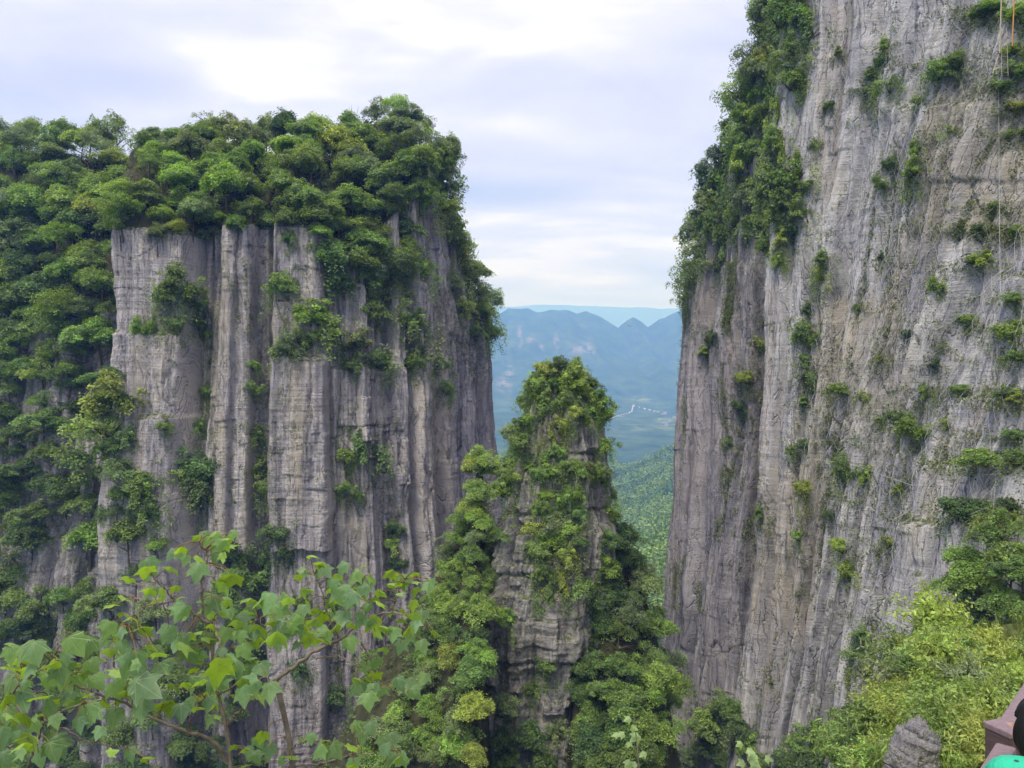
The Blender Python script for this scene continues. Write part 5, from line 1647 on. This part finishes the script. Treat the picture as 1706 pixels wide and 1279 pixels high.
# ------------------------------------------------------------------ labels of the plants, told apart by tone and place
ORD = "first second third fourth fifth sixth seventh eighth ninth tenth eleventh twelfth thirteenth fourteenth fifteenth sixteenth seventeenth eighteenth nineteenth twentieth".split()
cells = {}
for rec in PLANTED:
    cells.setdefault((rec[6], rec[3], rec[5]), []).append(rec)
for (cat, cell, tone), recs in cells.items():
    recs.sort(key=lambda r: r[1])
    tall = max(r[2] for r in recs) - min(r[2] for r in recs) > 1.6 * (max(r[1] for r in recs) - min(r[1] for r in recs))
    if tall:
        recs.sort(key=lambda r: r[2])
    where = " ".join(x for x in cell if x)
    n = len(recs)
    for i, r in enumerate(recs):
        if n == 1:
            o_ = "only %s %s" % (tone, cat)
        elif i < (n + 1) // 2:
            o_ = "%s %s %s from the %s" % (ORD[min(i, 19)], tone, cat, "top" if tall else "left")
        else:
            o_ = "%s %s %s from the %s" % (ORD[min(n - 1 - i, 19)], tone, cat, "bottom" if tall else "right")
        lab = o_ + " " + where
        w_ = lab.split()
        if len(w_) > 16:
            lab = lab.replace(" the ", " ", 1)
        if len(lab.split()) > 16:
            lab = lab.replace(" the ", " ")
        assert len(lab.split()) <= 16, lab
        r[0]["label"] = lab

# ------------------------------------------------------------------ air
m, nt, out = mat("haze_air")
pv_ = nt.nodes.new("ShaderNodeVolumePrincipled")
pv_.inputs["Color"].default_value = (0.17, 0.365, 1.0, 1)
pv_.inputs["Absorption Color"].default_value = (1, 1, 1, 1)
pv_.inputs["Density"].default_value = 0.00033
pv_.inputs["Anisotropy"].default_value = 0.0
nt.links.new(pv_.outputs[0], out.inputs["Volume"])
zmin, zmax = float(VZ.min()) - 30, float(max(VZ.max(), 230)) + 20
bx0, bx1, by0, by1 = -6200, 9200, -4200, 15200
hv = np.array([(x, y, z) for z in (zmin, zmax) for x, y in ((bx0, by0), (bx1, by0), (bx1, by1), (bx0, by1))], float)
hz = obj("haze", mesh_np("haze", hv, np.array([(3, 2, 1, 0), (4, 5, 6, 7), (0, 1, 5, 4), (1, 2, 6, 5), (2, 3, 7, 6), (3, 0, 4, 7)]), [m], False))
tag(hz, None, None, None, "stuff")

# ------------------------------------------------------------------ sky and sun
world = bpy.data.worlds.new("World")
sc.world = world
world.use_nodes = True
nt = world.node_tree
nt.nodes.clear()
out = nt.nodes.new("ShaderNodeOutputWorld")
SUN_EL, SUN_AZ = R(58), R(205)        # high, behind the camera and to its left
sky = nt.nodes.new("ShaderNodeTexSky")
sky.sky_type = "NISHITA"
sky.sun_disc = False
sky.sun_elevation = SUN_EL
sky.sun_rotation = SUN_AZ
tc = nt.nodes.new("ShaderNodeTexCoord")
sep = nt.nodes.new("ShaderNodeSeparateXYZ")
nt.links.new(tc.outputs["Generated"], sep.inputs[0])
zc_ = mth(nt, "ADD", mth(nt, "MAXIMUM", sep.outputs[2], 0.0), 0.16)
cmb = nt.nodes.new("ShaderNodeCombineXYZ")
nt.links.new(mth(nt, "DIVIDE", sep.outputs[0], zc_), cmb.inputs[0])
nt.links.new(mth(nt, "DIVIDE", sep.outputs[1], zc_), cmb.inputs[1])
n1 = noise(nt, cmb.outputs[0], .75, 5, .52, .6, (.8, 1.3, 1))
n2 = noise(nt, cmb.outputs[0], 1.7, 5, .55, .3, (.8, 1.4, 1))
cl = mth(nt, "ADD", mth(nt, "MULTIPLY", n1, .65), mth(nt, "MULTIPLY", n2, .35))
cc = ramp(nt, cl, [(.38, (.31, .33, .52)), (.45, (.395, .40, .60)), (.52, (.50, .505, .69)), (.585, (.72, .73, .82))])
# an overcast sky grows brighter towards the zenith
el = ramp(nt, sep.outputs[2], [(0.0, (.77, .78, .91)), (.40, (1.0,) * 3), (1.0, (2.6,) * 3)])
cc = mix(nt, 1.0, cc, el, "MULTIPLY")
skyc = mix(nt, 1.0, sky.outputs[0], (.1, .1, .1), "MULTIPLY")
fin = mix(nt, .9, skyc, cc)
bg = nt.nodes.new("ShaderNodeBackground")
nt.links.new(fin, bg.inputs[0])
bg.inputs[1].default_value = 1.0
nt.links.new(bg.outputs[0], out.inputs[0])

sl = bpy.data.lights.new("sun", "SUN")
sl.energy = 1.5
sl.angle = R(14)
sl.color = (1, .985, .97)
so_ = link(bpy.data.objects.new("sun", sl))
# light travels away from the sun's position (azimuth measured like the sky's rotation)
sd = Vector((math.sin(SUN_AZ) * math.cos(SUN_EL), math.cos(SUN_AZ) * math.cos(SUN_EL), math.sin(SUN_EL)))
so_.rotation_euler = (-sd).to_track_quat("-Z", "Y").to_euler()

cam = bpy.data.cameras.new("camera")
cam.sensor_width = 36
cam.lens = 36 * F / 1706
cam.clip_start = .05
cam.clip_end = 60000
co_ = link(bpy.data.objects.new("camera", cam))
co_.rotation_euler = (R(90), 0, 0)
sc.camera = co_
sc.view_settings.view_transform = "Standard"
sc.view_settings.look = "None"
sc.view_settings.exposure = 0.90
sc.view_settings.gamma = 1
sc.cycles.use_denoising = True
sc.cycles.max_bounces = 6
sc.cycles.diffuse_bounces = 3
sc.cycles.transmission_bounces = 4
sc.cycles.volume_bounces = 1
print("objects", len(sc.objects), "planted", len(PLANTED), {n: sum(1 for r in PLANTED if r[0].name.startswith(n)) for n in ("broadleaf_tree", "cliff_shrub", "leafy_bush")})
